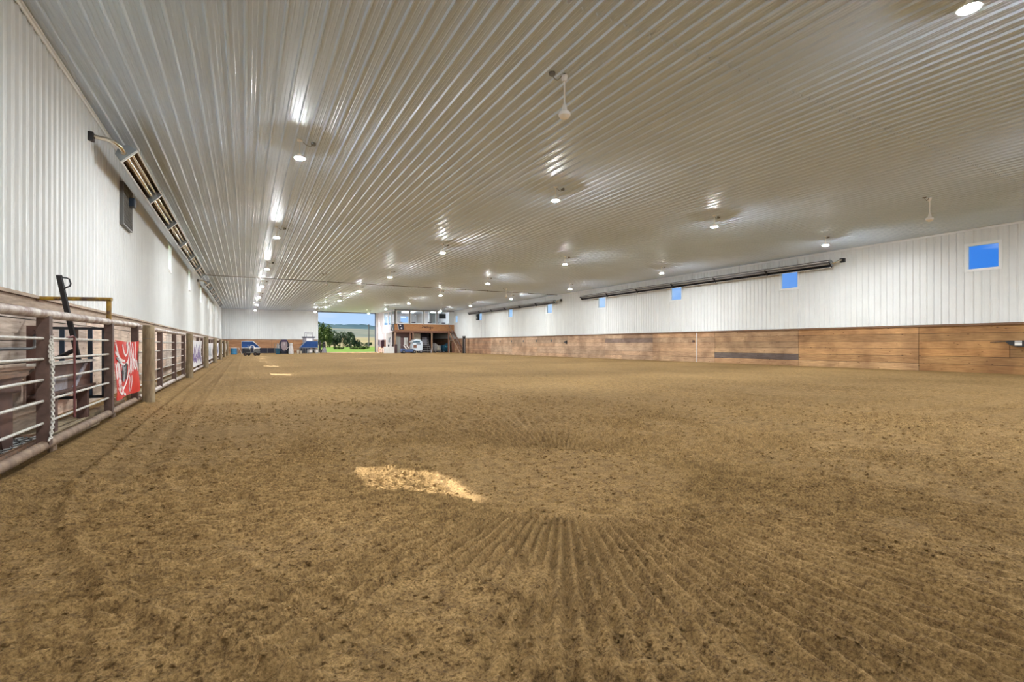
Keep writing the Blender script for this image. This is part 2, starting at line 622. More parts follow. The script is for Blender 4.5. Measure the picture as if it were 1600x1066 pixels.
def dirt_height(X, Y):
    h = 0.024 * (fbm(X * 0.5, Y * 0.5, 3, 3) - 0.5) * np.clip(1.4 - Y / 20, 0.25, 1)
    D = np.sqrt(X * X + Y * Y)
    # clods
    c = fbm(X * 14, Y * 14, 11, 3)
    rough = np.clip(fbm(X * 0.9, Y * 0.9, 40, 3) * 2.0 - 0.55, 0.25, 1.0)
    h = h + 0.09 * np.clip(c - 0.50, 0, 1) * rough
    c2 = fbm(X * 38, Y * 38, 21, 2)
    h = h + 0.045 * (np.clip(c2 - 0.45, 0, 1)) * rough
    h = h - 0.05 * np.clip(0.30 - fbm(X * 9, Y * 9, 77, 2), 0, 1)
    # radial rake furrows around two turning points
    for (cx, cy, r0, r1, nsp, amp) in ((2.23, 3.27, 0.92, 4.2, 162, 0.026), (6.0, 3.9, 0.85, 3.2, 150, 0.024),
                                       (-0.3, 1.2, 0.6, 2.2, 90, 0.016)):
        dx = X - cx
        dy = Y - cy
        r = np.sqrt(dx * dx + dy * dy)
        ph = np.arctan2(dy, dx)
        w = np.clip((r - r0) / 0.08, 0, 1) * np.clip((r1 - r) / 1.5, 0, 1)
        wob = 0.35 * fbm(X * 3, Y * 3, 55, 2)
        msk = np.clip(fbm(X * 2.1, Y * 2.1, 90, 3) * 3 - 0.9, 0, 1)
        h = h + amp * w * msk * np.cos(nsp * ph + wob * 6) * np.minimum(1, r / 1.2)
        h = h - 0.020 * np.exp(-((r - r0) / 0.035) ** 2) * np.clip(fbm(ph * 5, r * 3, 8, 2) * 2 - .4, 0, 1)
    # long drag lines running down the arena
    w = np.clip((Y - 3.5) / 3, 0, 1)
    wx = X + 0.25 * fbm(X * 0.15, Y * 0.15, 61, 2)
    m1 = np.clip(fbm(X * 0.6, Y * 0.12, 62, 3) * 3 - 1.0, 0, 1)
    h = h + w * np.clip(1.3 - Y / 18, 0.2, 1) * m1 * (0.012 * np.sin(wx * 2 * PI / 0.21) + 0.012 * np.sin(wx * 2 * PI / 0.9))
    # curved wheel ridges beside the fence
    ys = np.array([-3, 0.6, 1.5, 2.42, 3.57, 4.65, 8.0, 20, 70])
    xs = np.array([3.2, 1.2, 0.25, -0.43, -0.88, -1.08, -1.14, -1.18, -1.15])
    base = np.interp(Y, ys, xs)
    for off, a, wd in ((0, 0.030, 0.045), (0.34, -0.015, 0.06), (0.52, 0.016, 0.04), (0.95, 0.014, 0.05), (1.5, -0.010, 0.08)):
        h = h + a * np.exp(-((X - base - off) / wd) ** 2) * (0.6 + 0.8 * fbm(X * 4, Y * 4, 33, 2))
    # small bank against the fence posts
    h = h + 0.045 * np.exp(-((X + 1.45) / 0.16) ** 2)
    # tyre lugs
    for (tx, ty, ln) in ((-0.55, 1.75, 1.1), (-1.05, 2.6, .6)):
        q = np.exp(-((X - tx) / 0.16) ** 4) * np.exp(-((Y - ty) / ln) ** 4)
        h = h + 0.016 * q * np.sin((Y + 0.5 * np.abs(X - tx)) * 2 * PI / 0.09)
    for (y0_, ph_) in ((3.2, 0.0), (3.75, 1.5), (4.6, 0.7)):
        q = np.exp(-((Y - y0_ - 0.02 * (X - 9.5) ** 2) / 0.17) ** 4) * np.exp(-((X - 10.3) / 2.2) ** 4)
        h = h + 0.022 * q * np.sin((X + 0.7 * np.abs(Y - y0_)) * 2 * PI / 0.17 + ph_)
    # boot prints
    for (bx, by, an) in ((0.28, 2.06, 0.5), (0.13, 2.75, 0.3), (0.0, 3.65, 0.4), (-0.1, 4.6, 0.2), (0.02, 1.55, 0.4)):
        ca, sa = math.cos(an), math.sin(an)
        p = (X - bx) * ca + (Y - by) * sa
        q = -(X - bx) * sa + (Y - by) * ca
        e = (p / 0.055) ** 2 + (q / 0.15) ** 2
        k = np.clip(1.15 - e, 0, 0.5) * 2
        h = h * (1 - k) + k * (-0.006 + 0.003 * np.sin(q * 2 * PI / 0.028))
    edge = np.clip((X - XL) / 0.3, 0, 1) * np.clip((XR - X) / 0.5, 0, 1)
    return h * np.clip(1.25 - D / 60, 0.5, 1) * (0.3 + 0.7 * edge)


def axis_pts(lo, hi, c0, c1, smin, g):
    a = [c0]
    while a[-1] < hi:
        d = max(0, a[-1] - c1)
        a.append(a[-1] + max(smin, g * d + smin))
    b = [c0]
    while b[-1] > lo:
        d = max(0, c0 - b[-1])
        b.append(b[-1] - max(smin, g * d + smin))
    p = np.array(sorted(set(b[1:] + a)))
    p[0] = lo
    p[-1] = hi
    return p


def make_floor():
    xs = axis_pts(XL - 0.1, XR + 0.1, -1.2, 3.0, 0.0125, 0.010)
    ys = axis_pts(YN, YF + 0.1, 0.9, 3.6, 0.0125, 0.008)
    X, Y = np.meshgrid(xs, ys)
    Z = dirt_height(X, Y)
    nx, ny = len(xs), len(ys)
    co = np.stack([X, Y, Z], -1).reshape(-1, 3).astype(np.float32)
    i = np.arange(ny - 1)[:, None] * nx + np.arange(nx - 1)[None, :]
    quads = np.stack([i, i + 1, i + 1 + nx, i + nx], -1).reshape(-1, 4).astype(np.int32)
    me = bpy.data.meshes.new('floor')
    me.vertices.add(len(co))
    me.vertices.foreach_set('co', co.ravel())
    me.loops.add(quads.size)
    me.loops.foreach_set('vertex_index', quads.ravel())
    me.polygons.add(len(quads))
    me.polygons.foreach_set('loop_start', np.arange(0, quads.size, 4, dtype=np.int32))
    me.polygons.foreach_set('loop_total', np.full(len(quads), 4, dtype=np.int32))
    me.update()
    me.validate()
    me.shade_smooth()
    me.materials.append(M_DIRT)
    o = bpy.data.objects.new('floor', me)
    COL.objects.link(o)
    struct(o)
    print('floor verts', nx, ny, nx * ny)


make_floor()

# clods lying loose on the dirt
ICO = None


def make_clods():
    phi = (1 + 5 ** 0.5) / 2
    base = np.array([(-1, phi, 0), (1, phi, 0), (-1, -phi, 0), (1, -phi, 0), (0, -1, phi), (0, 1, phi), (0, -1, -phi), (0, 1, -phi),
                     (phi, 0, -1), (phi, 0, 1), (-phi, 0, -1), (-phi, 0, 1)], float) / 1.9
    fc = [(0, 11, 5), (0, 5, 1), (0, 1, 7), (0, 7, 10), (0, 10, 11), (1, 5, 9), (5, 11, 4), (11, 10, 2), (10, 7, 6), (7, 1, 8),
          (3, 9, 4), (3, 4, 2), (3, 2, 6), (3, 6, 8), (3, 8, 9), (4, 9, 5), (2, 4, 11), (6, 2, 10), (8, 6, 7), (9, 8, 1)]
    rng = np.random.default_rng(5)
    N = 34000
    r = 0.9 + 9.0 * rng.random(N) ** 1.4
    a = rng.uniform(-0.45, 1.45, N)
    X = r * np.sin(a)
    Y = r * np.cos(a)
    ok = (X > -1.35) & (Y > 0.3)
    X, Y = X[ok], Y[ok]
    dens = fbm(X * 0.9, Y * 0.9, 40, 3)
    ok = dens > 0.30
    X, Y = X[ok], Y[ok]
    Z = dirt_height(X, Y)
    mb = MB()
    s = (0.003 + 0.012 * rng.random(len(X)) ** 5) * (0.75 + 0.06 * np.sqrt(X * X + Y * Y))
    for x, y, z, q in zip(X, Y, Z, s):
        j = base * q * rng.uniform(0.65, 1.3, (12, 3)) * np.array([1.2, 1.0, 0.75])
        mb.add([(x + p[0], y + p[1], z + q * 0.25 + p[2]) for p in j], fc)
    o = mb.build('dirt_clods', M_DIRT, smooth=True)
    tag(o, 'loose brown dirt clods scattered over the raked arena floor', 'dirt', kind='stuff')


make_clods()

# ------------------------------------------------------------------ ceiling, walls
mb = MB()
ribbed(mb, XR - XL + 0.2, YN - 0.1, YF + 0.1, lambda t, d, s: (XL - 0.1 + t, s, ZC - d), back=0.25)
struct(mb.build('ceiling', M_CEIL))
# lap seams between ceiling sheets
k = 1
y = -1.0
while y < YF:
    mb = MB()
    pr = rib_profile(XR - XL)
    vs_ = []
    for t, d in pr:
        vs_.append((XL + t, y, ZC - d - 0.0012))
        vs_.append((XL + t, y + 0.02, ZC - d - 0.0035))
        vs_.append((XL + t, y + 0.022, ZC - d - 0.0002))
    fs_ = []
    for i in range(len(pr) - 1):
        a = i * 3
        fs_ += [(a, a + 3, a + 4, a + 1), (a + 1, a + 4, a + 5, a + 2)]
    mb.add(vs_, fs_)
    struct(mb.build('trim_%d' % k, M_CEIL))
    k += 1
    y += 6.05
TRIMK = k

WY = [7.6 + 7.23 * i for i in range(8)]
WH = 0.475
Z0W, Z1W = 3.75, 4.70
right_w = [yy for yy in WY]
left_w = [7.0] + [yy for yy in WY[2:]]
ribbed_wall('wall_right', YF - YN, ZC + .05, [(yy - WH - YN, yy + WH - YN, Z0W, Z1W) for yy in right_w],
            lambda t, d, z: (XR - d, YN + t, z))
ribbed_wall('wall_left', YF - YN, ZC + .05, [(yy - WH - YN, yy + WH - YN, Z0W, Z1W) for yy in left_w],
            lambda t, d, z: (XL + d, YN + t, z))
DX0, DX1 = 8.23, 15.45
BW = [(16.15, 17.7, 3.3, 5.0), (18.9, 20.2, 3.95, 5.0), (21.8, 22.8, 3.7, 5.0)]
ribbed_wall('wall_far', XR - XL + 0.24, ZC + .05, [(DX0 - XL + .12, DX1 - XL + .12, 0, ZC - 0.1)] +
            [(a - XL + .12, b - XL + .12, c, d) for a, b, c, d in BW], lambda t, d, z: (XL - .12 + t, YF - d, z))
ribbed_wall('wall_near', XR - XL + 0.24, ZC + .05, [], lambda t, d, z: (XL - .12 + t, YN + d, z))


def window(n, x, y, side):
    """a square fixed window with trim, side -1 for the left wall and 1 for the right"""
    o = empty('window_%d' % n, (x, y, Z0W))
    o['kind'] = 'structure'
    s = side
    w = WH
    fr = MB()
    H = Z1W - Z0W
    a, b = sorted((-s * 0.028, s * 0.10))
    t = 0.05
    fr.box(a, b, -w, w, 0, t)
    fr.box(a, b, -w, w, H - t, H)
    fr.box(a, b, -w, -w + t, t, H - t)
    fr.box(a, b, w - t, w, t, H - t)
    fr.build('window_frame', M_TRIM, o)
    tr = MB()
    a, b = sorted((-s * 0.034, -s * 0.004))
    e = 0.045
    tr.box(a, b, -w - e, w + e, -e, 0.012)
    tr.box(a, b, -w - e, w + e, H - 0.012, H + e)
    tr.box(a, b, -w - e, -w + .012, 0.012, H - .012)
    tr.box(a, b, w - .012, w + e, 0.012, H - .012)
    tr.build('window_trim', M_TRIM, o)
    p = MB()
    a, b = sorted((s * 0.082, s * 0.088))
    p.box(a, b, -w + t, w - t, t, H - t)
    p.build('window_pane', M_GLASS, o)


n = 1
for yy in right_w:
    window(n, XR, yy, 1)
    n += 1
for yy in left_w:
    window(n, XL, yy, -1)
    n += 1
for a, b, c, d in BW:
    o = empty('window_%d' % n, (a, YF, c))
    o['kind'] = 'structure'
    fr = MB()
    fr.box(0, b - a, -.03, .1, 0, .05).box(0, b - a, -.03, .1, d - c - .05, d - c).box(0, .05, -.03, .1, .05, d - c - .05)
    fr.box(b - a - .05, b - a, -.03, .1, .05, d - c - .05)
    fr.build('window_frame', M_TRIM, o)
    MB().box(.05, b - a - .05, .05, .056, .05, d - c - .05).build('window_pane', M_GLASS, o)
    n += 1


# ------------------------------------------------------------------ kick boards
def kickboards(idx, a0, a1, height, rows, bay0, bay, fn, palette, seed, marks=(), m=None):
    rr = random.Random(seed)
    mb = MB()
    t = bay0
    starts = []
    while t > a0:
        t -= bay
    while t < a1:
        starts.append(t)
        t += bay
    hb = height / rows
    for bi, s in enumerate(starts):
        bt = palette(s)
        jx = rr.uniform(0.35, 0.65)
        for r_ in range(rows):
            pieces = [(s, s + bay)] if rr.random() < 0.6 else [(s, s + bay * jx), (s + bay * jx, s + bay)]
            for (p, q) in pieces:
                p2, q2 = max(p, a0) + 0.008, min(q, a1) - 0.008
                if q2 - p2 < 0.02:
                    continue
                g = rr.uniform(0.80, 1.12)
                w = rr.uniform(-0.05, 0.05)
                tint = (bt[0] * g * (1 + w), bt[1] * g, bt[2] * g * (1 - w))
                for (m0, m1, mr_, mc) in marks:
                    if mr_ == r_ and p2 < (m0 + m1) / 2 < q2 + .0 or (mr_ == r_ and m0 - .2 <= p2 and q2 <= m1 + .2):
                        tint = mc
                mb.tint = tint
                d = rr.uniform(0.044, 0.052)
                z0, z1 = r_ * hb - (0.12 if r_ == 0 else -.003), (r_ + 1) * hb - 0.009
                vs_ = []
                for dd in (0, d):
                    for (tt, z) in ((p2, z0), (q2, z0), (q2, z1), (p2, z1)):
                        vs_.append(fn(tt, dd, z))
                mb.add(vs_, [(0, 3, 2, 1), (4, 5, 6, 7), (0, 1, 5, 4), (1, 2, 6, 5), (2, 3, 7, 6), (3, 0, 4, 7)])
                mb.tint = (0.05, 0.035, 0.03)
                if q - p > bay * .9:
                    pass
    # dark backing that shows in the joints
    mb.tint = (0.05, 0.03, 0.02)
    vs_ = []
    for dd in (0, 0.03):
        for (tt, z) in ((a0, 0), (a1, 0), (a1, height - .01), (a0, height - .01)):
            vs_.append(fn(tt, dd, z))
    mb.add(vs_, [(0, 3, 2, 1), (4, 5, 6, 7), (0, 1, 5, 4), (1, 2, 6, 5), (2, 3, 7, 6), (3, 0, 4, 7)])
    return struct(mb.build('trim_%d' % idx, m or M_WOOD))


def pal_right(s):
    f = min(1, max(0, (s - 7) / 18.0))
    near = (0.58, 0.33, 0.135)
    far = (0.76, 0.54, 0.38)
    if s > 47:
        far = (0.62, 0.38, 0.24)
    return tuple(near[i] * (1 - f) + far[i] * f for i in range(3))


def pal_left(s):
    return (1.0, 0.86, 0.76)


def pal_far(s):
    return (0.72, 0.40, 0.22)


K = TRIMK
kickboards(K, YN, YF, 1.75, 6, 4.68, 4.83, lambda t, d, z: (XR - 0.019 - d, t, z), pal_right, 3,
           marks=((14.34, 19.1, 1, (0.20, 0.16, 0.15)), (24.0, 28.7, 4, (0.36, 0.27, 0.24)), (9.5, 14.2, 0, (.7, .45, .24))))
kickboards(K + 1, YN, YF, 1.62, 6, 1.2, 4.88, lambda t, d, z: (XL + 0.019 + d, t, z), pal_left, 5)
kickboards(K + 2, XL + .07, DX0 - .05, 1.62, 6, -2.0, 4.88, lambda t, d, z: (t, YF - 0.019 - d, z), pal_far, 6, m=M_WOODX)
mb = MB().box(XR - .12, XR - .019, YN, YF, 1.725, 1.80)
struct(mb.build('trim_%d' % (K + 3), M_CAP))
mb = MB().box(XL + .019, XL + .12, YN, YF, 1.625, 1.665)
mb.box(XL + .06, XL + .085, YN, YF, 1.50, 1.62)
struct(mb.build('trim_%d' % (K + 4), M_CAPL))
mb = MB().box(XL + .12, DX0, YF - .13, YF - .019, 1.62, 1.66)
struct(mb.build('trim_%d' % (K + 5), M_CAP))
mb = MB().box(DX0 - .1, DX1 + .1, YF - .10, YF + .02, ZC - .13, ZC - .03)
struct(mb.build('trim_%d' % (K + 6), M_DARKTRIM))
mb = MB().box(DX0 - .04, DX0, YF - .06, YF + .14, 0, ZC - .1)
struct(mb.build('trim_%d' % (K + 7), M_TRIM))
mb = MB().box(DX1, DX1 + .12, YF - .06, YF + .14, 0, ZC - .1)
struct(mb.build('trim_%d' % (K + 8), mat('dark_blue_trim', (0.05, 0.07, 0.11), 0.5)))
# corner angles where the walls meet the ceiling
mb = MB().box(XL, XL + .06, YN, YF, ZC - .045, ZC - .02).box(XL + .02, XL + .035, YN, YF, ZC - .09, ZC - .045)
struct(mb.build('trim_%d' % (K + 9), M_TRIM))
mb = MB().box(XR - .06, XR, YN, YF, ZC - .045, ZC - .02).box(XR - .035, XR - .02, YN, YF, ZC - .09, ZC - .045)
struct(mb.build('trim_%d' % (K + 10), M_TRIM))

# ------------------------------------------------------------------ pendant lamps
ORD = ['first', 'second', 'third', 'fourth', 'fifth', 'sixth', 'seventh', 'eighth']
LCOL = [1.0, 7.35, 13.6, 19.95]
LNAME = ['row by the left wall', 'second row from the left', 'second row from the right', 'row by the right wall']
ZL = 4.90


def make_lamp():
    o = empty('pendant_lamp', (0, 0, ZC))
    MB().lathe([(0.0, -0.001), (0.055, -0.001), (0.055, -0.03), (0.02, -0.04), (0, -0.04)], n=16).build('ceiling_mount', M_WHITEP, o, smooth=True)
    MB().cyl((0, 0, -.035), (0, 0, -.31), 0.009, n=8).build('stem', M_WHITEP, o)
    MB().lathe([(0.0, -.29), (0.03, -.29), (0.04, -.33), (0.07, -.35), (0.112, -.380), (0.112, -.388), (0.10, -.390), (0.0, -.388)], n=28).build('lamp_shade', M_WHITEP, o, smooth=True)
    MB().lathe([(0.0, -.3905), (0.099, -.3905), (0.094, -.400), (0.0, -.403)], n=28).build('diffuser', M_DIFF, o, smooth=True)
    return o


lamp0 = None
for c, x in enumerate(LCOL):
    for r_ in range(-2, 8):  # rows behind the camera are unseen lamps added to brighten the near end
        yy = 2.5 + 8.63 * r_
        if x > 15.6 and yy > 59 or (x > 19 and yy > 58):
            continue
        if lamp0 is None:
            L = lamp0 = make_lamp()
        else:
            L = copy_tree(lamp0)
        L.location = (x, yy, ZC)
        tag(L, ('lit white pendant lamp, %s from near end, %s' % (ORD[r_], LNAME[c])) if r_ >= 0 else
            'added unseen pendant lamp behind the camera, %s, %s' % (['nearer one', 'farther one'][-r_ - 1], LNAME[c]), 'lamp', 'round pendant lamps under the ceiling')

jb0 = None
for c, x in enumerate(LCOL):
    for r_ in range(8):
        yy = 2.5 + 8.63 * r_
        if x > 15.6 and yy > 59 or (x > 19 and yy > 58) or (r_ == 0):
            continue
        if jb0 is None:
            J = jb0 = empty('junction_box', (0, 0, ZC))
            MB().lathe([(0, -.001), (.05, -.001), (.05, -.055), (.04, -.06), (0, -.06)], n=12).build('housing', M_GREYB, J, smooth=True)
            MB().tube([(0, 0, -.05), (-.05, 0, -.09), (-.13, 0, -.08), (-.20, -.0, -.028)], 0.006, 6).build('cord', M_GREYB, J)
        else:
            J = copy_tree(jb0)
        J.location = (x + 0.27, yy + 0.05, ZC)
        tag(J, 'dark ceiling box by the %s lamp from near end, %s' % (ORD[r_], LNAME[c]), 'junction box', 'junction boxes beside the pendant lamps')


# ------------------------------------------------------------------ fans
def make_fan():
    o = empty('ceiling_fan', (0, 0, ZC))
    MB().lathe([(0, -.03), (.055, -.03), (.052, -.06), (.036, -.115), (.012, -.12), (0, -.12)], n=20).build('canopy', M_FANW, o, smooth=True)
    MB().cyl((0, 0, -.0), (0, 0, -.05), 0.03, n=10).build('hook_plate', M_GREYB, o)
    MB().cyl((0, 0, -.11), (0, 0, -.50), 0.0125, n=10).build('downrod', M_FANW, o, smooth=True)
    MB().lathe([(0, -.47), (.018, -.47), (.032, -.50), (.045, -.565), (.05, -.58), (0, -.58)], n=20).build('neck_cover', M_FANW, o, smooth=True)
    mt = MB().lathe([(0, -.575), (.05, -.58), (.088, -.605), (.095, -.63), (.095, -.65), (.088, -.66), (0, -.66)], n=28).build('motor_housing', M_FANW, o, smooth=True)
    MB().lathe([(0, -.655), (.088, -.66), (.07, -.69), (.03, -.71), (0, -.712)], n=28).build('bottom_cap', M_CREAM, o, smooth=True)
    MB().lathe([(0, 0), (.05, 0), (.05, -.035), (.035, -.05), (0, -.05)], -.20, .05, n=12).build('junction_box', M_GREYB, o, smooth=True)
    MB().tube([(-.20, .05, -.04), (-.17, .03, -.10), (-.12, .02, -.12), (-.08, .01, -.08), (-.045, 0, -.03)], 0.007, 6).build('cord', M_GREYB, o)
    return o


f0 = make_fan()
fans = [(4.43, 6.45, 'nearest white ceiling fan motor on a downrod, high in the centre of the photo'),
        (17.4, 6.8, 'white ceiling fan motor on a downrod towards the right wall, near end'),
        (4.3, 31.4, 'ceiling fan motor on a downrod beside the ceiling pipe, left half'),
        (17.35, 33.0, 'ceiling fan motor on a downrod beside the ceiling pipe, right half'),
        (4.3, 57.5, 'far ceiling fan motor near the end wall')]
for i, (x, y, lb) in enumerate(fans):
    f = f0 if i == 0 else copy_tree(f0)
    f.location = (x, y, ZC)
    tag(f, lb, 'ceiling fan', 'ceiling fans on downrods')


# ------------------------------------------------------------------ radiant heaters
def heater(side, y0, y1, label, lean=1):
    """side -1: left wall; the opening looks down into the arena"""
    xa = -2.06 if side < 0 else 23.5 - 0.42
    o = empty('radiant_heater', (xa, y0, 4.49), 0, label, 'heater', 'radiant tube heaters along the side walls')
    s = -side
    # outline of the hood in (x, z) from lower outer edge to upper inner edge
    A = (0.0, 0.0)
    B = (s * 0.24, 0.25)
    C1 = (-s * 0.09, 0.12)
    C2 = (-s * 0.03, 0.27)
    C3 = (s * 0.10, 0.33)
    L = y1 - y0
    nsec = 6
    th = 0.006
    for kx in range(nsec):
        a = L * kx / nsec + 0.01
        b = L * (kx + 1) / nsec - 0.01
        out_ = [A, C1, C2, C3, B]
        cx, cz = s * 0.06, 0.17
        inn = [(p[0] + (cx - p[0]) * 0.06, p[1] + (cz - p[1]) * 0.06) for p in out_]
        mb = MB()
        for i in range(4):
            mb.prism([out_[i], out_[i + 1], inn[i + 1], inn[i]], a, b)
        h = mb.build('reflector_hood', (M_BRONZE if kx < 3 else M_REFL) if side < 0 else M_HOODD, o)
        # rolled bright lips
        lip = MB()
        lip.box(A[0] - .012, A[0] + .012, a, b, A[1] - .010, A[1] + .010)
        lip.box(B[0] - .012, B[0] + .012, a, b, B[1] - .010, B[1] + .010)
        lip.build('lip', M_TRIM, h)
        br = MB()
        br.prism([A, (A[0] + s * .015, A[1] - .012), (B[0] + s * .012, B[1] - .015), B, C3, C2, C1], b - 0.02, b + 0.01)
        br.build('bracket', M_BLACK if side > 0 else M_HOOD, o)
        bl = MB()
        bl.prism([(A[0], A[1]), (A[0] + s * .022, A[1] - .018), (B[0] + s * .020, B[1] - .022), (B[0], B[1])], a - .02, a + .012)
        bl.build('cross_bar', M_TRIM if side < 0 else M_BLACK, o)
        hg = MB().cyl((s * .06, (a + b) / 2, .30), (s * .06, (a + b) / 2, ZC - 4.49), 0.006, n=6)
        hg.build('hanger', M_GALV, o)
    cap = MB().prism([A, B, C3, C2, C1], -0.012, 0.012)
    cap.build('end_panel', M_HOOD, o)
    cap = MB().prism([A, B, C3, C2, C1], L - 0.004, L + 0.012)
    cap.build('end_panel', M_HOOD, o)
    MB().cyl((s * .045, -.05, .16), (s * .045, L + .05, .16), 0.045, n=16).build('tube', M_TUBE if side < 0 else M_GALVD, o, smooth=True)
    MB().cyl((s * .125, 0, .235), (s * .125, L, .235), 0.03, n=12).build('tube', M_TUBE if side < 0 else M_GALVD, o, smooth=True)
    wx = (XL - xa) if side < 0 else (XR - xa)
    el = MB().tube([(s * .045, 0, .16), (s * .045, -.12, .17), (s * .03, -.20, .2), (-s * .05, -.27, .25), (-s * .15, -.28, .28), (wx, -.28, .30)], .04, 12)
    el.build('elbow_pipe', M_TUBE, o, smooth=True)
    bb = MB()
    yb = -.36
    bb.box(wx - .01 * s if s < 0 else wx, wx + s * .08, yb, yb + .13, .20, .36) if s > 0 else bb.box(wx + s * .14, wx, yb, yb + .20, .20, .38)
    bb.build('burner_box', M_BLACK, o, bevel=.01)
    return o


heater(-1, 11.7, 30.6, 'long radiant tube heater under the left edge of the ceiling, near one')
heater(-1, 34.3, 53.0, 'radiant tube heater under the left edge of the ceiling, far one')
heater(1, 12.6, 31.2, 'long dark radiant tube heater high on the right wall, near one')
heater(1, 34.9, 53.2, 'dark radiant tube heater high on the right wall, far one')

# gas pipe across the ceiling
gp = empty('gas_pipe', (XL, 34.8, ZC - .088), 0, 'thin dark pipe running straight across the ceiling from heater to heater', 'pipe')
MB().cyl((.35, 0, 0), (XR - XL - .35, 0, 0), 0.022, n=8).build('pipe_run', M_GREYB, gp)
for i in range(14):
    MB().box(.6 + i * 1.85, .64 + i * 1.85, -.03, .03, -.03, .045).build('pipe_clip', M_GREYB, gp)

# ------------------------------------------------------------------ exhaust fan on left wall
ef = empty('exhaust_fan', (XL + .02, 14.32, 3.72), 0, 'square exhaust fan behind a dark lattice guard, high on the left wall', 'exhaust fan')
mb = MB()
mb.box(0, .07, -.50, .50, 0, .03).box(0, .07, -.50, .50, .93, .96).box(0, .07, -.50, -.47, .03, .93).box(0, .07, .47, .50, .03, .93)
mb.build('frame', M_GREYB, ef)
MB().box(0, .012, -.47, .47, .03, .93).build('shutter', mat('bright_shutter', (.92, .92, .9), .5), ef)
mb = MB()
for i in range(-7, 8):
    for sg in (1, -1):
        p = Vector((.05, i * .14 - .45 * sg, .03))
        q = Vector((.05, i * .14 + .45 * sg, .93))
        d = q - p
        ts = [0.0, 1.0]
        a, b = 0.0, 1.0
        if abs(d.y) > 1e-6:
            t1, t2 = (-.47 - p.y) / d.y, (.47 - p.y) / d.y
            a, b = max(a, min(t1, t2)), min(b, max(t1, t2))
        if b - a > .03:
            mb.cyl(p + d * a, p + d * b, .017, n=5)
mb.build('guard', M_GREYB, ef)
MB().box(.03, .17, .12, .34, .56, .76).build('motor', M_DKBLUE, ef, bevel=.02)


# ------------------------------------------------------------------ fence
XF = -1.60
post_lab = ['round timber fence post nearest the camera, just beyond the red banner'] + \
           ['round timber fence post, %s from the red banner down the left side' % q for q in ORD[1:]]
PY = [10.4 + 7.1 * i for i in range(7)]
tp0 = None
for i, yy in enumerate(PY):
    if tp0 is None:
        t = tp0 = empty('timber_fence_post', (0, 0, 0))
        prof = [(0, -.15), (.092, -.15), (.094, .3), (.089, .8), (.087, 1.345), (.080, 1.36), (0, 1.36)]
        MB().lathe(prof, n=20).build('post', M_TIMBER, t, smooth=True)
        for z in (.42, 1.13):
            MB().lathe([(.089, z - .004), (.0945, z - .003), (.0945, z + .003), (.089, z + .004)], n=20).build('wire_band', M_GREYB, t)
    else:
        t = copy_tree(tp0)
    t.location = (XF + .145, yy, 0)
    tag(t, post_lab[i], 'fence post', 'round timber posts of the left fence')

RODZ = [1.085, .90, .71, .52, .32]


def fence_panel(y0, y1, z0t, z1t, ups, label):
    o = empty('pipe_fence_panel', (XF, y0, 0), 0, label, 'fence', 'pipe fence panels down the left side')
    L = y1 - y0
    MB().cyl((0, 0, z0t), (0, L, z1t), .042, n=16).build('top_rail', M_PIPEW, o, smooth=True)
    MB().cyl((0, 0, .115), (0, L, .115), .044, n=16).build('bottom_rail', M_PIPE if y0 < 9 else M_PIPEW, o, smooth=True)
    for z in RODZ:
        if y0 < 9:
            MB().cyl((0, 0, z), (0, 8.32 - y0, z), .0125, n=8).build('rod', M_ROD, o, smooth=True)
        else:
            MB().cyl((0, 0, z), (0, L, z), .0125, n=8).build('rod', M_ROD, o, smooth=True)
    for u in ups:
        z = z0t + (z1t - z0t) * (u - y0) / L
        MB().box(-.045, .045, u - y0 - .045, u - y0 + .045, .115, z - .02).build('upright', M_POSTB, o)
    k = y0 + 1.15
    while k < y1:
        MB().cyl((0, k - y0, -.1), (0, k - y0, .09), .035, n=10).build('ground_stub', M_PIPE, o)
        k += 2.4
    return o


p1 = fence_panel(2.6, 10.33, 1.275, 1.35, [3.5, 5.95, 8.36, 10.12], 'nearest pipe fence panel, the one with the chain and the red banner')
names = ['second pipe fence panel, without a banner, dusty boards behind it', 'pipe fence panel with the purple and white banner',
         'fourth pipe fence panel from the camera, with a white banner', 'fifth pipe fence panel from the camera, with a blue and white banner',
         'sixth pipe fence panel from the camera, far down the left side', 'farthest pipe fence panel on the left, next to the barrel']
for i in range(6):
    a, b = PY[i] + .07, PY[i] + 7.03
    fence_panel(a, b, 1.325, 1.325, [PY[i] + 2.45, PY[i] + 4.85, PY[i] + 6.95], names[i])
# latch rod and the yellow hold-down frame
lr = MB().cyl((XF + .03, 6.72, .27), (XF + .03, 6.72, 1.10), .011, n=8)
lr.tube([(XF + .03, 6.72, 1.10), (XF + .025, 6.68, 1.115), (XF + .0, 6.6, 1.1)], .011, 8)
tag(lr.build('latch_rod', mat('maroon_rod', (0.13, 0.03, 0.03), 0.5), smooth=True), 'thin maroon latch rod standing against the near fence rods', 'rod')

yp = empty('yellow_pipe_frame', (XF, 8.36, 1.30), 0, 'worn yellow pipe from the left wall, bent down onto the brown fence post', 'pipe')
MB().tube([(0, 0, 0), (0, 0, .31)], .028, 12).build('upright', M_YELLOW, yp, smooth=True)
MB().cyl((.03, 0, .335), (-.80, .26, .335), .026, n=12).build('crossbar', M_YELLOW, yp, smooth=True)
MB().box(-.86, -.785, .22, .32, .30, .37).build('wall_bracket', M_RUST, yp)

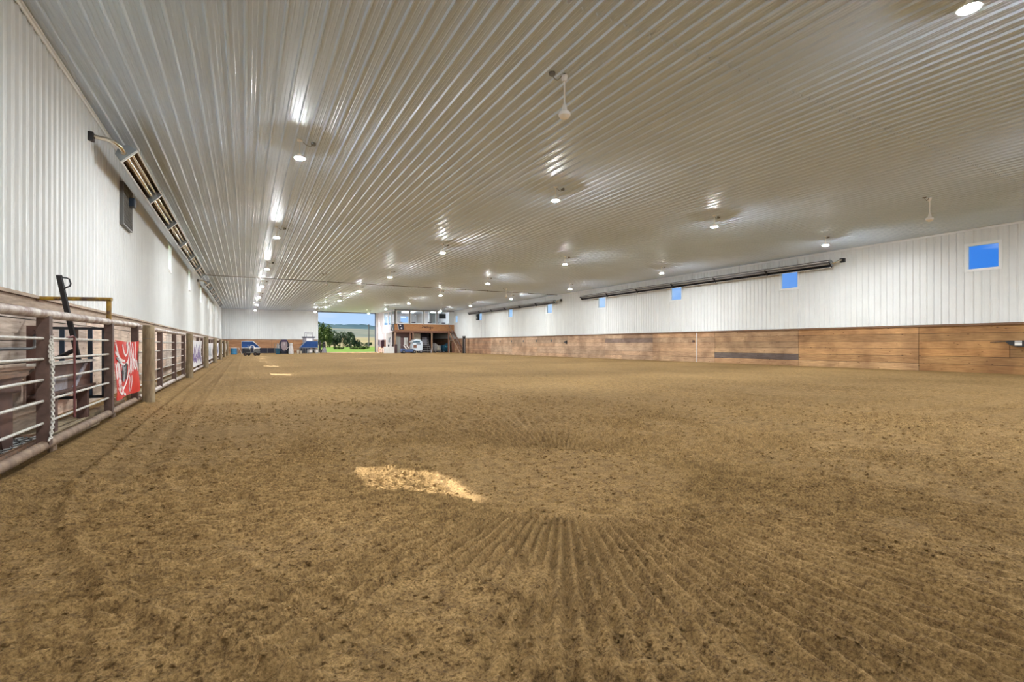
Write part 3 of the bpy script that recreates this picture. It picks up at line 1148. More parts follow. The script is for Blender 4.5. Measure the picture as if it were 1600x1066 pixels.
# chain on the first upright
ch = MB()
path = []
pa = [(XF + .052, 5.935, 1.09), (XF + .060, 5.92, 1.06), (XF + .062, 5.93, .8), (XF + .060, 5.94, .5), (XF + .062, 5.93, .3), (XF + .060, 5.88, .19), (XF + .055, 5.83, .165)]
pts = []
for a, b in zip(pa[:-1], pa[1:]):
    a, b = Vector(a), Vector(b)
    nseg = max(1, int((b - a).length / .024))
    for i in range(nseg):
        pts.append((a + (b - a) * i / nseg, (b - a).normalized()))
for i, (p, d) in enumerate(pts):
    side = Vector((0, 1, 0)) if i % 2 else Vector((1, 0, 0))
    side = (side - d * side.dot(d)).normalized()
    ring = [p + d * (.019 * math.cos(t)) + side * (.011 * math.sin(t)) for t in [2 * PI * k / 8 for k in range(8)]]
    ch.tube(ring, .0052, 5, closed=True)
# the hook-back strand
q0, q1 = Vector((XF + .058, 5.905, 1.06)), Vector((XF + .06, 5.90, .86))
for i in range(9):
    p = q0 + (q1 - q0) * i / 9 + Vector((0, -.03 * math.sin(i / 9 * PI), 0))
    side = Vector((0, 1, 0)) if i % 2 else Vector((1, 0, 0))
    d = Vector((0, 0, -1))
    ring = [p + d * (.019 * math.cos(t)) + side * (.011 * math.sin(t)) for t in [2 * PI * k / 8 for k in range(8)]]
    ch.tube(ring, .0052, 5, closed=True)
tag(ch.build('chain', mat('bright_chain_steel', (0.72, 0.70, 0.66), 0.35, metal=0.4), smooth=True), 'steel link chain hanging down the near brown fence upright', 'chain')

# barred gate across the alley between fence and wall
bg_ = empty('barred_gate', (XF - .05, 8.62, .30), 0, 'dark steel gate of upright bars closing the alley behind the near fence', 'gate')
g = MB().box(-.70, .0, -.02, .02, .93, .965)
g.box(-.70, .0, -.02, .02, 0, .04)
g.build('gate_frame', M_BLACK, bg_)
for i, xx in enumerate((-.63, -.49, -.35, -.20, -.05)):
    MB().box(xx - .025, xx + .025, -.018, .018, .03, .94).build('bar', M_POSTB if i in (0, 2) else M_DKBLUE, bg_)

# long black lever with D handle
D = 5.6


def wp(u, v, d):
    r = (u - 800) / F * d
    return Vector((r * CY + d * SY, d * CY - r * SY, CAMH + (538.5 - v) / F * d))


lv = empty('steel_lever', wp(128, 585, 6.3), 0, 'long black flat lever with a D-shaped handle, leaning behind the near fence', 'lever')
base = Vector(lv.location)
a, b = wp(92, 430, 5.9) - base, wp(128, 585, 6.3) - base
dr = (b - a).normalized()
sd = Vector((CY, -SY, 0))
sd = (sd - dr * sd.dot(dr)).normalized()
nn = dr.cross(sd)
mb = MB()
vs_ = []
for e_ in (a, b):
    for (s1, s2) in ((-1, -1), (1, -1), (1, 1), (-1, 1)):
        vs_.append(e_ + sd * .029 * s1 + nn * .012 * s2)
mb.add(vs_, [(0, 3, 2, 1), (4, 5, 6, 7), (0, 1, 5, 4), (1, 2, 6, 5), (2, 3, 7, 6), (3, 0, 4, 7)])
mb.build('lever_bar', M_BLACK, lv)
hp = [wp(u, v, 5.9) - base for u, v in ((95, 431), (99, 434), (104, 434.5), (108, 436), (110.5, 443), (109.5, 447), (106, 448.5), (102, 450), (100, 452.5))]
MB().tube(hp, .009, 8).build('handle', M_BLACK, lv, smooth=True)
hp = [wp(u, v, 6.2) - base for u, v in ((88, 560), (104, 553), (119, 546))]
MB().tube(hp, .026, 6).build('link_arm', M_BLACK, lv)

# brown steel beam lying behind the second bay
bm = empty('steel_beam', (XF - .16, 6.5, .50), 0, 'heavy rust-brown steel beam lying level behind the near fence rods', 'beam')
MB().box(-.12, .03, -.0, 1.84, .315, .34).build('top_flange', M_ROD, bm)
MB().box(-.06, -.03, -.0, 1.84, .025, .315).build('web', M_RUST, bm)
MB().box(-.12, .03, -.0, 1.84, 0, .025).build('bottom_flange', M_RUST, bm)
MB().box(-.03, -.02, .05, .85, .03, .17).build('dusty_plate', M_GREYST, bm)  # blue-grey plate stands in for light on the lower web
MB().prism([(1.05, .03), (1.17, .03), (1.65, .30), (1.52, .30)], -.028, -.012, 'x').build('brace', M_GREYST, bm)
for yy in (.35, 1.55):
    MB().box(-.10, .0, yy, yy + .10, -.50, 0).build('leg', M_RUST, bm)

# brown steel trough with a slanted end, at the left edge of the photo
tb = empty('steel_chute_table', (XF - .2, 5.0, 0), 0, 'brown steel table with a slanted end behind the fence at the left edge', 'table')
MB().prism([(.02, -2.4), (.02, 1.17), (-.40, 2.9), (-.56, 2.9), (-.56, -2.4)], .74, .77, 'z').build('tabletop', M_RUSTL, tb)
MB().prism([(.0, -2.3), (.0, 1.10), (-.05, 1.2), (-.05, -2.3)], .60, .74, 'z').build('apron', M_RUST, tb)
MB().prism([(.55, .60), (.95, .60), (.95, .0), (.8, 0)], -.04, -.01, 'x').build('leg', M_RUST, tb)
MB().prism([(1.7, .74), (2.1, .74), (2.1, -.02), (2.0, -.02)], -.54, -.50, 'x').build('leg', M_RUST, tb)
MB().box(-.56, -.52, -2.2, 1.6, .15, .45).build('void_shade_panel', M_DARKIN, tb)  # near-black sheet stands in for the shaded void under the table

bu = MB().box(-2.33, -2.22, 8.05, 8.15, -.05, 1.26)
bu.cyl((-2.27, 8.05, 1.17), (-2.27, 8.03, 1.17), .03, n=10)
tag(bu.build('steel_upright', M_RUST), 'dark brown upright with a bolt standing behind the chained fence post', 'post')
ba = MB().tube([(-2.05, 2.6, .985), (-2.05, 7.2, .985), (-2.10, 7.5, 1.0), (-2.25, 8.03, 1.14)], .016, 8)
tag(ba.build('black_rail', M_BLACK, smooth=True), 'thin black rail bent up to a brown upright, left edge behind the fence', 'rail')

# expanded metal step
ms = empty('mesh_step', (-2.0, 5.35, .10), 0, 'expanded metal mesh step in a brown frame low behind the near fence', 'step')
mb = MB().box(-.2, -.16, -.5, 1.15, 0, .05).box(.28, .32, -.5, 1.15, 0, .05).box(-.2, .32, -.5, -.46, 0, .05).box(-.2, .32, 1.11, 1.15, 0, .05)
mb.build('frame', M_RUSTL, ms)
mb = MB()
for i in range(14):
    for j in range(5):
        cx, cy = -.13 + j * .1 + (.05 if i % 2 else 0), -.40 + i * .11
        if cx > .27:
            continue
        ring = [(cx + .048 * math.cos(t), cy + .10 * math.sin(t), .03) for t in [0, PI / 2, PI, 3 * PI / 2]]
        mb.tube(ring, .008, 4, closed=True)
mb.build('mesh_deck', M_GREYB, ms)
MB().box(-.2, .32, -.5, 1.15, -.14, -.1).build('base_plate', M_RUST, ms)

# timbers on the ground behind the bottom rail
tim = [((-1.78, 6.0), (-1.72, 8.1), .16, .11, 'short dusty timber on the ground just behind the bottom rail'),
       ((-2.02, 6.5), (-1.90, 8.5), .20, .10, 'second dusty timber on the ground, farther behind the bottom rail'),
       ((-1.80, 8.3), (-1.80, 10.2), .12, .14, 'old plank on edge under the red banner'),
       ((-1.76, 10.7), (-1.76, 17.2), .10, .17, 'long dark plank on edge behind the second fence panel'),
       ((-2.30, 5.2), (-2.22, 8.3), .06, .34, 'pale board on edge behind the steel beam')]
for i, (p, q, w, h, lb) in enumerate(tim):
    mb = MB()
    mb.box(-w / 2, w / 2, 0, math.hypot(q[0] - p[0], q[1] - p[1]), -.06, h)
    t = mb.build('ground_timber', M_PLANK if i != 3 else M_TIMBER, bevel=.012)
    if i == 4:
        t.data.materials[0] = M_CAPL
    t.location = (p[0], p[1], 0)
    t.rotation_euler = (0, 0, -math.atan2(q[0] - p[0], q[1] - p[1]))
    tag(t, lb, 'timber', 'timbers lying behind the left fence')


# ------------------------------------------------------------------ banners
def banner_cloth(L, H, m, name, parent, seed, amp=.012, t=.004):
    nx, nz = 40, 20
    rr = np.random.default_rng(seed)
    ph = rr.uniform(0, 6, 6)

    def off(a, b):
        w = 0
        for i in range(3):
            w += math.sin(a * (7 + 6 * i) + b * (2 - i) * 3 + ph[i]) * amp / (1 + i)
        return w
    vs_ = []
    for s in (0, t):
        for j in range(nz + 1):
            for i in range(nx + 1):
                a, b = i / nx, j / nz
                sag = .025 * math.sin(a * PI) * (1 if j == nz else b)
                vs_.append((off(a, b) + s, a * L, b * H - sag * b + .01 * math.sin(a * 9 + ph[3]) * (1 - b)))
    n1 = (nx + 1) * (nz + 1)
    fs_ = []
    for j in range(nz):
        for i in range(nx):
            a = j * (nx + 1) + i
            fs_.append((a, a + nx + 1, a + nx + 2, a + 1))
            fs_.append((a + n1, a + n1 + 1, a + n1 + nx + 2, a + n1 + nx + 1))
    for i in range(nx):
        fs_.append((i, i + 1, i + 1 + n1, i + n1))
        k_ = nz * (nx + 1) + i
        fs_.append((k_, k_ + n1, k_ + n1 + 1, k_ + 1))
    for j in range(nz):
        k_ = j * (nx + 1)
        fs_.append((k_, k_ + n1, k_ + n1 + nx + 1, k_ + nx + 1))
        k_ += nx
        fs_.append((k_, k_ + nx + 1, k_ + n1 + nx + 1, k_ + n1))
    o = MB().add(vs_, fs_).build(name, m, parent, smooth=True)
    return o, off


def ribbon(pts, w, off, L, H, lift=.006):
    """flat strip lying on the banner surface; pts in (y,z)"""
    mb = MB()
    P = [Vector((0, p[0], p[1])) for p in pts]
    vs_ = []
    for i, p in enumerate(P):
        d = (P[min(i + 1, len(P) - 1)] - P[max(i - 1, 0)]).normalized()
        nrm = Vector((0, -d.z, d.y))
        ww = w * (0.7 + 0.5 * math.sin(i * 1.3) ** 2)
        for sg in (-1, 1):
            q = p + nrm * ww * sg / 2
            for l_ in (lift - .003, lift + .0015):
                vs_.append((off(q.y / L, q.z / H) + l_ + .002, q.y, q.z))
    fs_ = []
    for i in range(len(P) - 1):
        a = i * 4
        fs_ += [(a + 1, a + 3, a + 7, a + 5), (a, a + 4, a + 6, a + 2), (a, a + 1, a + 5, a + 4), (a + 2, a + 6, a + 7, a + 3)]
    return vs_, fs_


def curvepts(ctrl, n=8):
    P = [Vector((c[0], c[1])) for c in ctrl]
    outp = []
    for i in range(len(P) - 1):
        p0, p1, p2, p3 = P[max(i - 1, 0)], P[i], P[i + 1], P[min(i + 2, len(P) - 1)]
        for k_ in range(n):
            t = k_ / n
            outp.append(0.5 * ((2 * p1) + (-p0 + p2) * t + (2 * p0 - 5 * p1 + 4 * p2 - p3) * t * t + (-p0 + 3 * p1 - 3 * p2 + p3) * t ** 3))
    outp.append(P[-1])
    return outp


rb = empty('red_banner', (XF + .055, 8.44, .27), 0, 'wrinkled red banner with white script lettering and a grey emblem on the near fence', 'banner')
BL, BH = 1.66, .82
cl_, off = banner_cloth(BL, BH, M_RED, 'cloth', rb, 3, amp=.013)
whites = [
    [(.02, .78), (.10, .70), (.22, .58), (.35, .50), (.50, .47), (.66, .50), (.74, .62), (.72, .78)],
    [(.05, .66), (.18, .60), (.34, .54), (.52, .52)],
    [(.30, .76), (.40, .66), (.55, .60), (.66, .68), (.60, .77)],
    [(.72, .80), (.80, .66), (.86, .52), (.84, .40), (.80, .35)],
    [(.86, .80), (.95, .62), (1.02, .46), (.98, .34), (.92, .36), (.94, .48), (1.02, .55)],
    [(1.04, .80), (1.10, .60), (1.12, .42), (1.10, .34)],
    [(1.16, .78), (1.20, .66), (1.18, .50), (1.22, .38), (1.30, .42), (1.26, .52), (1.18, .50)],
    [(1.30, .80), (1.34, .70), (1.33, .58), (1.38, .44), (1.46, .36), (1.50, .42), (1.42, .50), (1.36, .44), (1.44, .34)],
    [(.04, .50), (.10, .42), (.10, .32), (.04, .30), (.12, .44), (.20, .50), (.22, .38), (.20, .30)],
    [(.24, .50), (.28, .36), (.26, .24), (.30, .14), (.20, .14), (.16, .22), (.26, .26), (.38, .20)],
    [(.40, .16), (.52, .12), (.66, .18), (.74, .28), (.74, .44), (.66, .50)],
    [(.38, .46), (.36, .30), (.40, .20)],
    [(.08, .16), (.22, .08), (.36, .06), (.50, .10)],
    [(.80, .30), (.92, .22), (.90, .12), (.98, .05)],
    [(.50, .10), (.55, .04), (.64, .03)],
    [(1.05, .28), (1.10, .18), (1.08, .06)],
]
mb = MB()
for i, c in enumerate(whites):
    v_, f_ = ribbon(curvepts(c, 6), .034 if i not in (3, 4, 5) else .042, off, BL, BH)
    mb.add(v_, f_)
mb.build('white_lettering', M_PRINT, rb)
mb = MB()
for c, w in (([(.48, .24), (.50, .30), (.46, .40)], .09), ([(.62, .26), (.64, .34), (.60, .44)], .09), ([(.52, .42), (.60, .46), (.64, .42)], .07)):
    v_, f_ = ribbon(curvepts(c, 5), w, off, BL, BH, .008)
    mb.add(v_, f_)
mb.build('emblem', M_PRINTK, rb)
mb = MB()
for c, w in (([(.55, .22), (.56, .34), (.54, .44)], .07), ([(.44, .46), (.50, .38)], .05), ([(.10, .58), (.30, .50)], .03)):
    v_, f_ = ribbon(curvepts(c, 5), w, off, BL, BH, .010)
    MB().add(v_, f_).build('emblem_shading', M_PRINTG, rb)
mb = MB()
for (y_, z_) in ((.02, .80), (1.62, .80), (1.62, .03), (.03, .03)):
    mb.tube([(0, y_, z_), (-.03, y_ + (.06 if y_ > 1 else -.06), z_ + .02)], .005, 5)
mb.build('tie_cord', M_PRINT, rb)


def small_banner(y0, L, z0, H, m, pm, label, seed, pad=None):
    o = empty('fence_banner', (XF + .075, y0, z0), 0, label, 'banner', 'printed banners on the left fence')
    c_, of = banner_cloth(L, H, m, 'cloth', o, seed, amp=.015)
    rr = random.Random(seed)
    mb = MB()
    for i in range(7):
        y_ = L * (.12 + .11 * i)
        c = [(y_, H * rr.uniform(.65, .9)), (y_ + L * .03, H * .5), (y_ - L * .02, H * rr.uniform(.3, .45)), (y_ + L * .06, H * rr.uniform(.15, .3))]
        v_, f_ = ribbon(curvepts(c, 5), L * .035, of, L, H)
        mb.add(v_, f_)
    mb.build('lettering', pm, o)
    if pad:
        mb = MB()
        v_, f_ = ribbon([(L * .04, .02), (L * .04, H * .35), (L * .04, H * .7), (L * .04, H * .97)], L * .09, of, L, H, .009)
        mb.add(v_, f_)
        mb.build('border_stripe', pad, o)
    return o


small_banner(18.6, 4.6, .26, .92, M_WBAN, M_PURP, 'white banner with purple print and stripe, third fence panel from the camera', 11, M_PURP)
small_banner(25.6, 5.0, .30, .82, M_WBAN, M_PRINTG, 'white banner with faint grey print, fourth fence panel from the camera', 12)
small_banner(32.6, 5.0, .30, .84, M_WBAN, M_BPRINT, 'white banner with blue print, fifth fence panel from the camera', 13)
small_banner(39.8, 5.0, .30, .84, M_WBAN, M_PRINTG, 'white banner with grey print, sixth fence panel from the camera', 14)
small_banner(46.9, 5.0, .30, .84, M_WBAN, M_BPRINT, 'white and blue banner on the farthest fence panel', 15)

# ------------------------------------------------------------------ things on the right wall
XB = XR - .019 - .052
tb_ = empty('black_blower', (XB, 6.75, 1.0), 0, 'black tool case with white label and thin nozzle, hung on the right kick boards', 'tool')
mb = MB().prism([(-.95, .17), (.12, .17), (.16, .10), (.04, .0), (-.15, -.05), (-.75, -.05), (-.95, .02)], -.22, -.01, 'x')
mb.build('case', M_BLACKP, tb_, bevel=.015)
MB().cyl((-.05, .10, .145), (-.05, .62, .11), .018, .012, n=8).build('nozzle', M_BLACKP, tb_)
MB().box(-.228, -.221, -.25, -.07, -.0, .105).build('label_plate', M_WHITEP, tb_)
MB().box(-.228, -.221, -.25, -.07, .125, .155).build('label_strip', M_WHITEP, tb_)

cd = MB().cyl((XB - .022, 20.4, -.03), (XB - .022, 20.4, 1.74), .022, n=10)
tag(cd.build('white_conduit', M_WHITEP, smooth=True), 'white conduit pipe running down the right kick boards', 'conduit')
ob = empty('outlet_box', (XB, 20.62, 1.22), 0, 'small brown outlet box beside the white conduit on the right wall', 'outlet')
MB().box(-.06, 0, -.07, .07, -.07, .07).build('box_body', M_RUST, ob, bevel=.008)
MB().box(-.066, -.06, .01, .05, -.04, .04).build('cover', M_BLACK, ob)
hook0 = None
for i, yy in enumerate((45.9, 43.4, 41.0, 38.6, 36.1)):
    if hook0 is None:
        h = hook0 = empty('tie_ring', (0, 0, 0))
        MB().box(-.03, 0, -.07, .07, -.09, .09).build('plate', M_GREYB, h, bevel=.005)
        MB().tube([(-.05, .05 * math.cos(t), -.05 + .05 * math.sin(t)) for t in [2 * PI * k / 12 for k in range(12)]], .012, 6, closed=True).build('ring', M_GREYB, h)
    else:
        h = copy_tree(hook0)
    h.location = (XB, yy, 1.36)
    tag(h, 'small dark tie ring on the right kick boards, %s from the far end' % ORD[i], 'tie ring', 'tie rings on the right kick boards')
bkt = MB().prism([(-.17, -.14), (.20, .0), (-.17, .14)], -.10, -.0, 'x')
o = bkt.build('black_bracket', M_BLACK)
o.location = (XB, 33.9, 1.22)
tag(o, 'black triangular bracket on the right kick boards below the heaters', 'bracket')

sp = empty('wall_speaker', (XR - .02, 51.3, 4.24), 0, 'black loudspeaker high on the right wall under the far heater', 'speaker')
MB().box(-.30, -.03, -.22, .22, -.43, .43).build('cabinet', M_BLACKP, sp, bevel=.02)
mb = MB()
for z, r_ in ((-.17, .15), (.22, .08)):
    mb.cyl((-.303, 0, z), (-.312, 0, z), r_, r_ * .8, n=20)
mb.build('speaker_cone', M_GREYB, sp)
MB().box(-.03, 0, -.05, .05, -.1, .1).build('bracket', M_BLACK, sp)
for i, yy in enumerate((50.7, 49.7)):
    c = MB().cyl((XR - .035, yy, 1.79), (XR - .035, yy, ZC - .05), .014, n=8)
    tag(c.build('grey_conduit', M_GREYST, smooth=True), 'thin grey conduit down the right wall, %s beside the loudspeaker' % ('nearer' if i else 'farther'), 'conduit', 'grey conduits by the loudspeaker')

# ------------------------------------------------------------------ viewing booth
BX0, BX1, BY0 = 15.85, XR - .02, 59.0
bo = empty('viewing_booth', (0, 0, 0), 0, 'two-storey viewing booth with four big windows above an orange-brown plywood band', 'booth')
bo.location = (BX0, BY0, 0)


def bb(x0, x1, y0, y1, z0, z1, nm, m, par=None, bevel=0):
    return MB().box(x0 - BX0, x1 - BX0, y0 - BY0, y1 - BY0, z0, z1).build(nm, m, par or bo, bevel=bevel)


bb(BX0, BX1, BY0, YF - .03, 2.55, 2.75, 'upper_floor', M_BEAM)
# upper front wall pieces around the windows
wins = [(16.05, 17.62), (17.80, 19.38), (19.55, 21.10), (21.26, 22.86)]
edges = [BX0] + [e_ for w in wins for e_ in w] + [BX1]
mb = MB()
for i in range(0, len(edges), 2):
    mb.box(edges[i] - BX0, edges[i + 1] - BX0, 0, .12, 3.62, 5.18)
mb.box(0, BX1 - BX0, 0, .12, 5.18, ZC - .02)
mb.box(0, BX1 - BX0, 0, .12, 2.75, 3.62)
mb.build('upper_front_wall', M_WALL, bo)
bb(BX0 - .02, BX1, BY0 - .04, BY0, 5.19, 5.27, 'dark_header', M_DARKTRIM)
for (a, b) in wins:
    fr = MB()
    x0, x1 = a - BX0, b - BX0
    fr.box(x0, x1, -.03, .1, 3.60, 3.67).box(x0, x1, -.03, .1, 5.11, 5.18)
    fr.box(x0, x0 + .07, -.03, .1, 3.67, 5.11).box(x1 - .07, x1, -.03, .1, 3.67, 5.11)
    f = fr.build('window', M_TRIM, bo)
    MB().box(x0 + .07, x1 - .07, .03, .036, 3.67, 5.11).build('pane', M_GLASS, f)
    if b < 22:
        MB().box(x1 + .05, x1 + .13, -.035, 0, 3.6, 5.2).build('mullion', M_DARKTRIM, bo)
# fascia band
bb(BX0 - .03, BX1, BY0 - .05, BY0 - .0, 2.74, 3.53, 'fascia_panel', M_FASC)
bb(BX0 - .03, BX1, BY0 - .08, BY0 + .10, 2.50, 2.73, 'front_beam', M_BEAM)
# script sign, dark brown strokes
sx = px(659, BY0) - BX0
sc_pts = [[(0, .42), (.10, .50), (.14, .30), (.08, .12), (.02, .22), (.16, .26)],
          [(.22, .30), (.30, .34), (.30, .16), (.38, .16), (.40, .34), (.46, .16)],
          [(.50, .18), (.58, .34), (.52, .16), (.64, .14), (.70, .46), (.68, .16)],
          [(.76, .16), (.84, .32), (.80, .14), (.92, .16), (.98, .32), (.94, .12)],
          [(1.02, .14), (1.10, .34), (1.12, .10), (1.06, -.08), (1.00, .02), (1.18, .14)],
          [(1.22, .14), (1.32, .32), (1.30, .12), (1.42, .12), (1.46, .26)]]
mb = MB()
for c in sc_pts:
    pp = curvepts(c, 5)
    mb.tube([(sx + p[0] * 1.02, -.058, 2.96 + p[1] * .9) for p in pp], .036, 5)
mb.build('script_sign', M_BROWNPR, bo)
# dark emblem boards
MB().prism([(.32, 3.48), (1.05, 3.48), (1.12, 2.85), (.46, 2.85)], -.075, -.05).build('emblem_board', M_NAVY, bo)
mb = MB()
mb.prism([(.55, 3.42), (.72, 3.42), (.78, 3.30), (.62, 3.26)], -.082, -.076)
mb.cyl((.80, -.076, 3.02), (.80, -.084, 3.02), .10, n=12)
mb.build('emblem_print', M_PRINT, bo)
MB().prism([(.32, 3.50), (.36, 3.50), (.48, 2.83), (.44, 2.83)], -.085, -.05).build('emblem_edge', M_TRIM, bo)
# side (left) wall of the booth
side = MB()
yA, yB = 0, YF - BY0 - .03
side.box(0, .1, yA, .18, 2.55, ZC - .02)
side.box(0, .1, .18, 5.4, 5.12, ZC - .02)
side.box(0, .1, .18, 5.4, 2.75, 3.45)
side.box(0, .1, 1.75, 1.9, 3.45, 5.12).box(0, .1, 3.0, 3.2, 3.45, 5.12)
side.box(0, .1, 5.4, yB, 2.55, ZC - .02)
side.build('side_wall', M_LILAC, bo)
for (a, b) in ((.18, 1.75), (1.9, 3.0), (3.2, 5.4)):
    fr = MB().box(-.02, .09, a, b, 3.45, 3.5).box(-.02, .09, a, b, 5.07, 5.12).box(-.02, .09, a, a + .05, 3.5, 5.07).box(-.02, .09, b - .05, b, 3.5, 5.07)
    f = fr.build('window', M_TRIM, bo)
    MB().box(.05, .056, a + .05, b - .05, 3.5, 5.07).build('pane', M_GLASS, f)
MB().box(-.05, 0, .9, yB, 2.50, 3.45).build('side_band', M_LILAC, bo)
MB().box(-.07, -.0, .0, 1.6, 2.72, 3.50).build('side_emblem_board', M_NAVY, bo)
MB().prism([(.5, 2.8), (.62, 2.8), (1.3, 3.45), (1.18, 3.45)], -.078, -.07, 'x').build('emblem_stripe', M_TRIM, bo)
low = MB().box(0, .1, 2.2, yB, 1.65, 2.5)
low.build('lower_side_siding', M_LILAC, bo)
MB().box(-.02, .1, 2.2, yB, -.1, 1.65).build('lower_side_boards', M_BEAM, bo)
# interior of the upper storey
MB().box(.1, BX1 - BX0, YF - BY0 - .10, YF - BY0 - .05, 2.75, 3.25).build('interior_wall', M_INW, bo)
MB().box(5.45, 5.55, 3.5, YF - BY0 - .1, 2.75, ZC - .02).build('interior_wall', M_INW, bo)
MB().box(2.0, 3.4, 3.5, 3.9, 5.15, 5.24).build('ceiling_light', M_BOOTHL, bo)
MB().box(5.2, 6.4, 1.6, 1.9, 5.15, 5.24).build('ceiling_light', M_BOOTHL, bo)
MB().box(6.0, 6.9, 1.0, 1.05, 4.35, 4.95).build('screen', M_BLACKP, bo)
# posts
for x_, m_ in ((BX0 + .07, M_TANPOST), (px(641, BY0), M_BEAM), (px(645.3, BY0), M_BEAM), (20.52, M_TANPOST), (22.75, M_BEAM)):
    bb(x_ - .08, x_ + .08, BY0 - .05, BY0 + .10, -.1, 2.5, 'support_post', m_)
bb(BX0 - .02, BX0 + .12, BY0 + 2.0, BY0 + 2.2, -.1, 2.5, 'support_post', M_TANPOST)
# lower walls
LY = BY0 + 1.1
bb(16.0, 18.0, LY, LY + .1, -.1, 2.5, 'lower_wall', M_PLUM)
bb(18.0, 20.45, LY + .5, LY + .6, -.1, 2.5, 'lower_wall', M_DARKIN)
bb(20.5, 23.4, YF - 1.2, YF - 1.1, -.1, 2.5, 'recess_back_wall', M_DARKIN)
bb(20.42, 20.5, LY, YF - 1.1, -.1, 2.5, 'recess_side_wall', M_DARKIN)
d_ = bb(px(618, LY), px(625.5, LY), LY - .05, LY, -.05, 2.05, 'lower_door', M_DOORG)
MB().cyl((1.0, LY - BY0 - .06, 1.0), (1.0, LY - BY0 - .10, 1.0), .03, n=8).build('door_knob', M_GALV, d_)
w_ = bb(px(631, LY), px(637, LY), LY - .04, LY, .98, 1.88, 'lower_window', M_WHITEP)
MB().box(px(634, LY) - BX0 - .015, px(634, LY) - BX0 + .015, LY - BY0 - .055, LY - BY0 - .04, 1.0, 1.86).build('muntin', M_GREYST, w_)
bb(px(646.8, LY), px(657.2, LY), LY + .1, LY + .16, .0, 2.42, 'cream_panel', M_CURT)
bb(px(661, LY), px(672, LY), LY + .42, LY + .49, .9, 1.95, 'grey_shutter', M_GREYST)

# chairs and a table behind the booth windows
ch0 = None
for i, (x_, y_, rz, lb) in enumerate(((16.9, 59.8, .2, 'behind the first booth window'), (18.4, 59.7, -.3, 'behind the second booth window'),
                                      (20.6, 59.8, .1, 'behind the third booth window'), (21.7, 59.9, .3, 'left of two behind the fourth booth window'),
                                      (22.4, 59.8, -.2, 'right of two behind the fourth booth window'))):
    if ch0 is None:
        c = ch0 = empty('booth_chair', (0, 0, 0))
        MB().box(-.24, .24, -.22, .22, .42, .50).build('seat', M_NAVY, c, bevel=.02)
        MB().box(-.24, .24, .18, .25, .55, 1.08).build('backrest', M_NAVY, c, bevel=.02)
        for sx_ in (-.2, .2):
            for sy_ in (-.18, .2):
                MB().cyl((sx_, sy_, 0), (sx_, sy_, .43 if sy_ < 0 else .6), .015, n=6).build('leg', M_BLACK, c)
    else:
        c = copy_tree(ch0)
    c.location = (x_, y_, 2.75)
    c.rotation_euler = (0, 0, rz)
    tag(c, 'dark upholstered chair %s' % lb, 'chair', 'chairs behind the booth windows')

# ------------------------------------------------------------------ booth stairs
st = empty('stairs', (22.65, 54.9, 0), 0, 'wooden stairs down from the booth along the right wall', 'stairs')
for x_ in (0, .66):
    MB().prism([(0, 0), (.28, 0), (3.95, 2.55), (3.95, 2.82)], x_, x_ + .05, 'x').build('stringer', M_TANPOST if x_ == 0 else M_BEAM, st)
for i in range(12):
    MB().box(.05, .66, .22 + i * .31, .22 + i * .31 + .27, .18 + i * .212, .22 + i * .212).build('tread', M_BEAM, st)
MB().tube([(.02, .1, 1.0), (.02, 3.9, 3.55)], .025, 6).build('handrail', M_GREYB, st)
for i in range(4):
    MB().cyl((.02, .15 + i * 1.2, .1 + i * .8), (.02, .15 + i * 1.2, 1.03 + i * .8), .02, n=6).build('baluster', M_GREYB, st)

pp_ = empty('padded_post', (px(725, 54.3), 54.3, 0), 0, 'tall black padded post with a pale stripe at the foot of the stairs', 'post')
MB().box(-.15, .15, -.12, .12, -.05, 1.98).build('pad', M_BLACKP, pp_, bevel=.03)
MB().box(-.02, .02, -.13, -.12, .0, 1.7).build('stripe', M_PRINT, pp_)
MB().box(-.17, .17, -.14, .14, 1.93, 2.02).build('cap', M_BLACK, pp_)
fe = empty('fire_extinguisher', (px(730, 55.5), 55.5, .62), 0, 'red and black extinguisher on the right kick boards beside the black post', 'extinguisher')
MB().lathe([(0, 0), (.08, 0), (.085, .05), (.085, .38), (.05, .46), (0, .47)], n=14).build('cylinder_body', mat('red_paint', (.25, .02, .02), .4), fe, smooth=True)
MB().box(-.05, .07, -.03, .03, .46, .54).build('valve', M_BLACK, fe)
fe.location.x = XB - .09


# ------------------------------------------------------------------ vehicles and gear along the far end
def wheel(par, x, y, z, r, w, m=M_RUBBER, hub=M_GREYST):
    t = MB()
    t.cyl((x - w / 2, y, z), (x + w / 2, y, z), r, n=20)
    wo = t.build('wheel', m, par, bevel=.02)
    MB().cyl((x - w / 2 - .006, y, z), (x + w / 2 + .006, y, z), r * .5, n=12).build('hub', hub, wo)
    return wo


def wheel_x(par, x, y, z, r, w, m=M_RUBBER, hub=M_GREYST):
    wo = MB().cyl((x, y - w / 2, z), (x, y + w / 2, z), r, n=20).build('wheel', m, par, bevel=.02)
    MB().cyl((x, y - w / 2 - .006, z), (x, y + w / 2 + .006, z), r * .5, n=12).build('hub', hub, wo)
    return wo


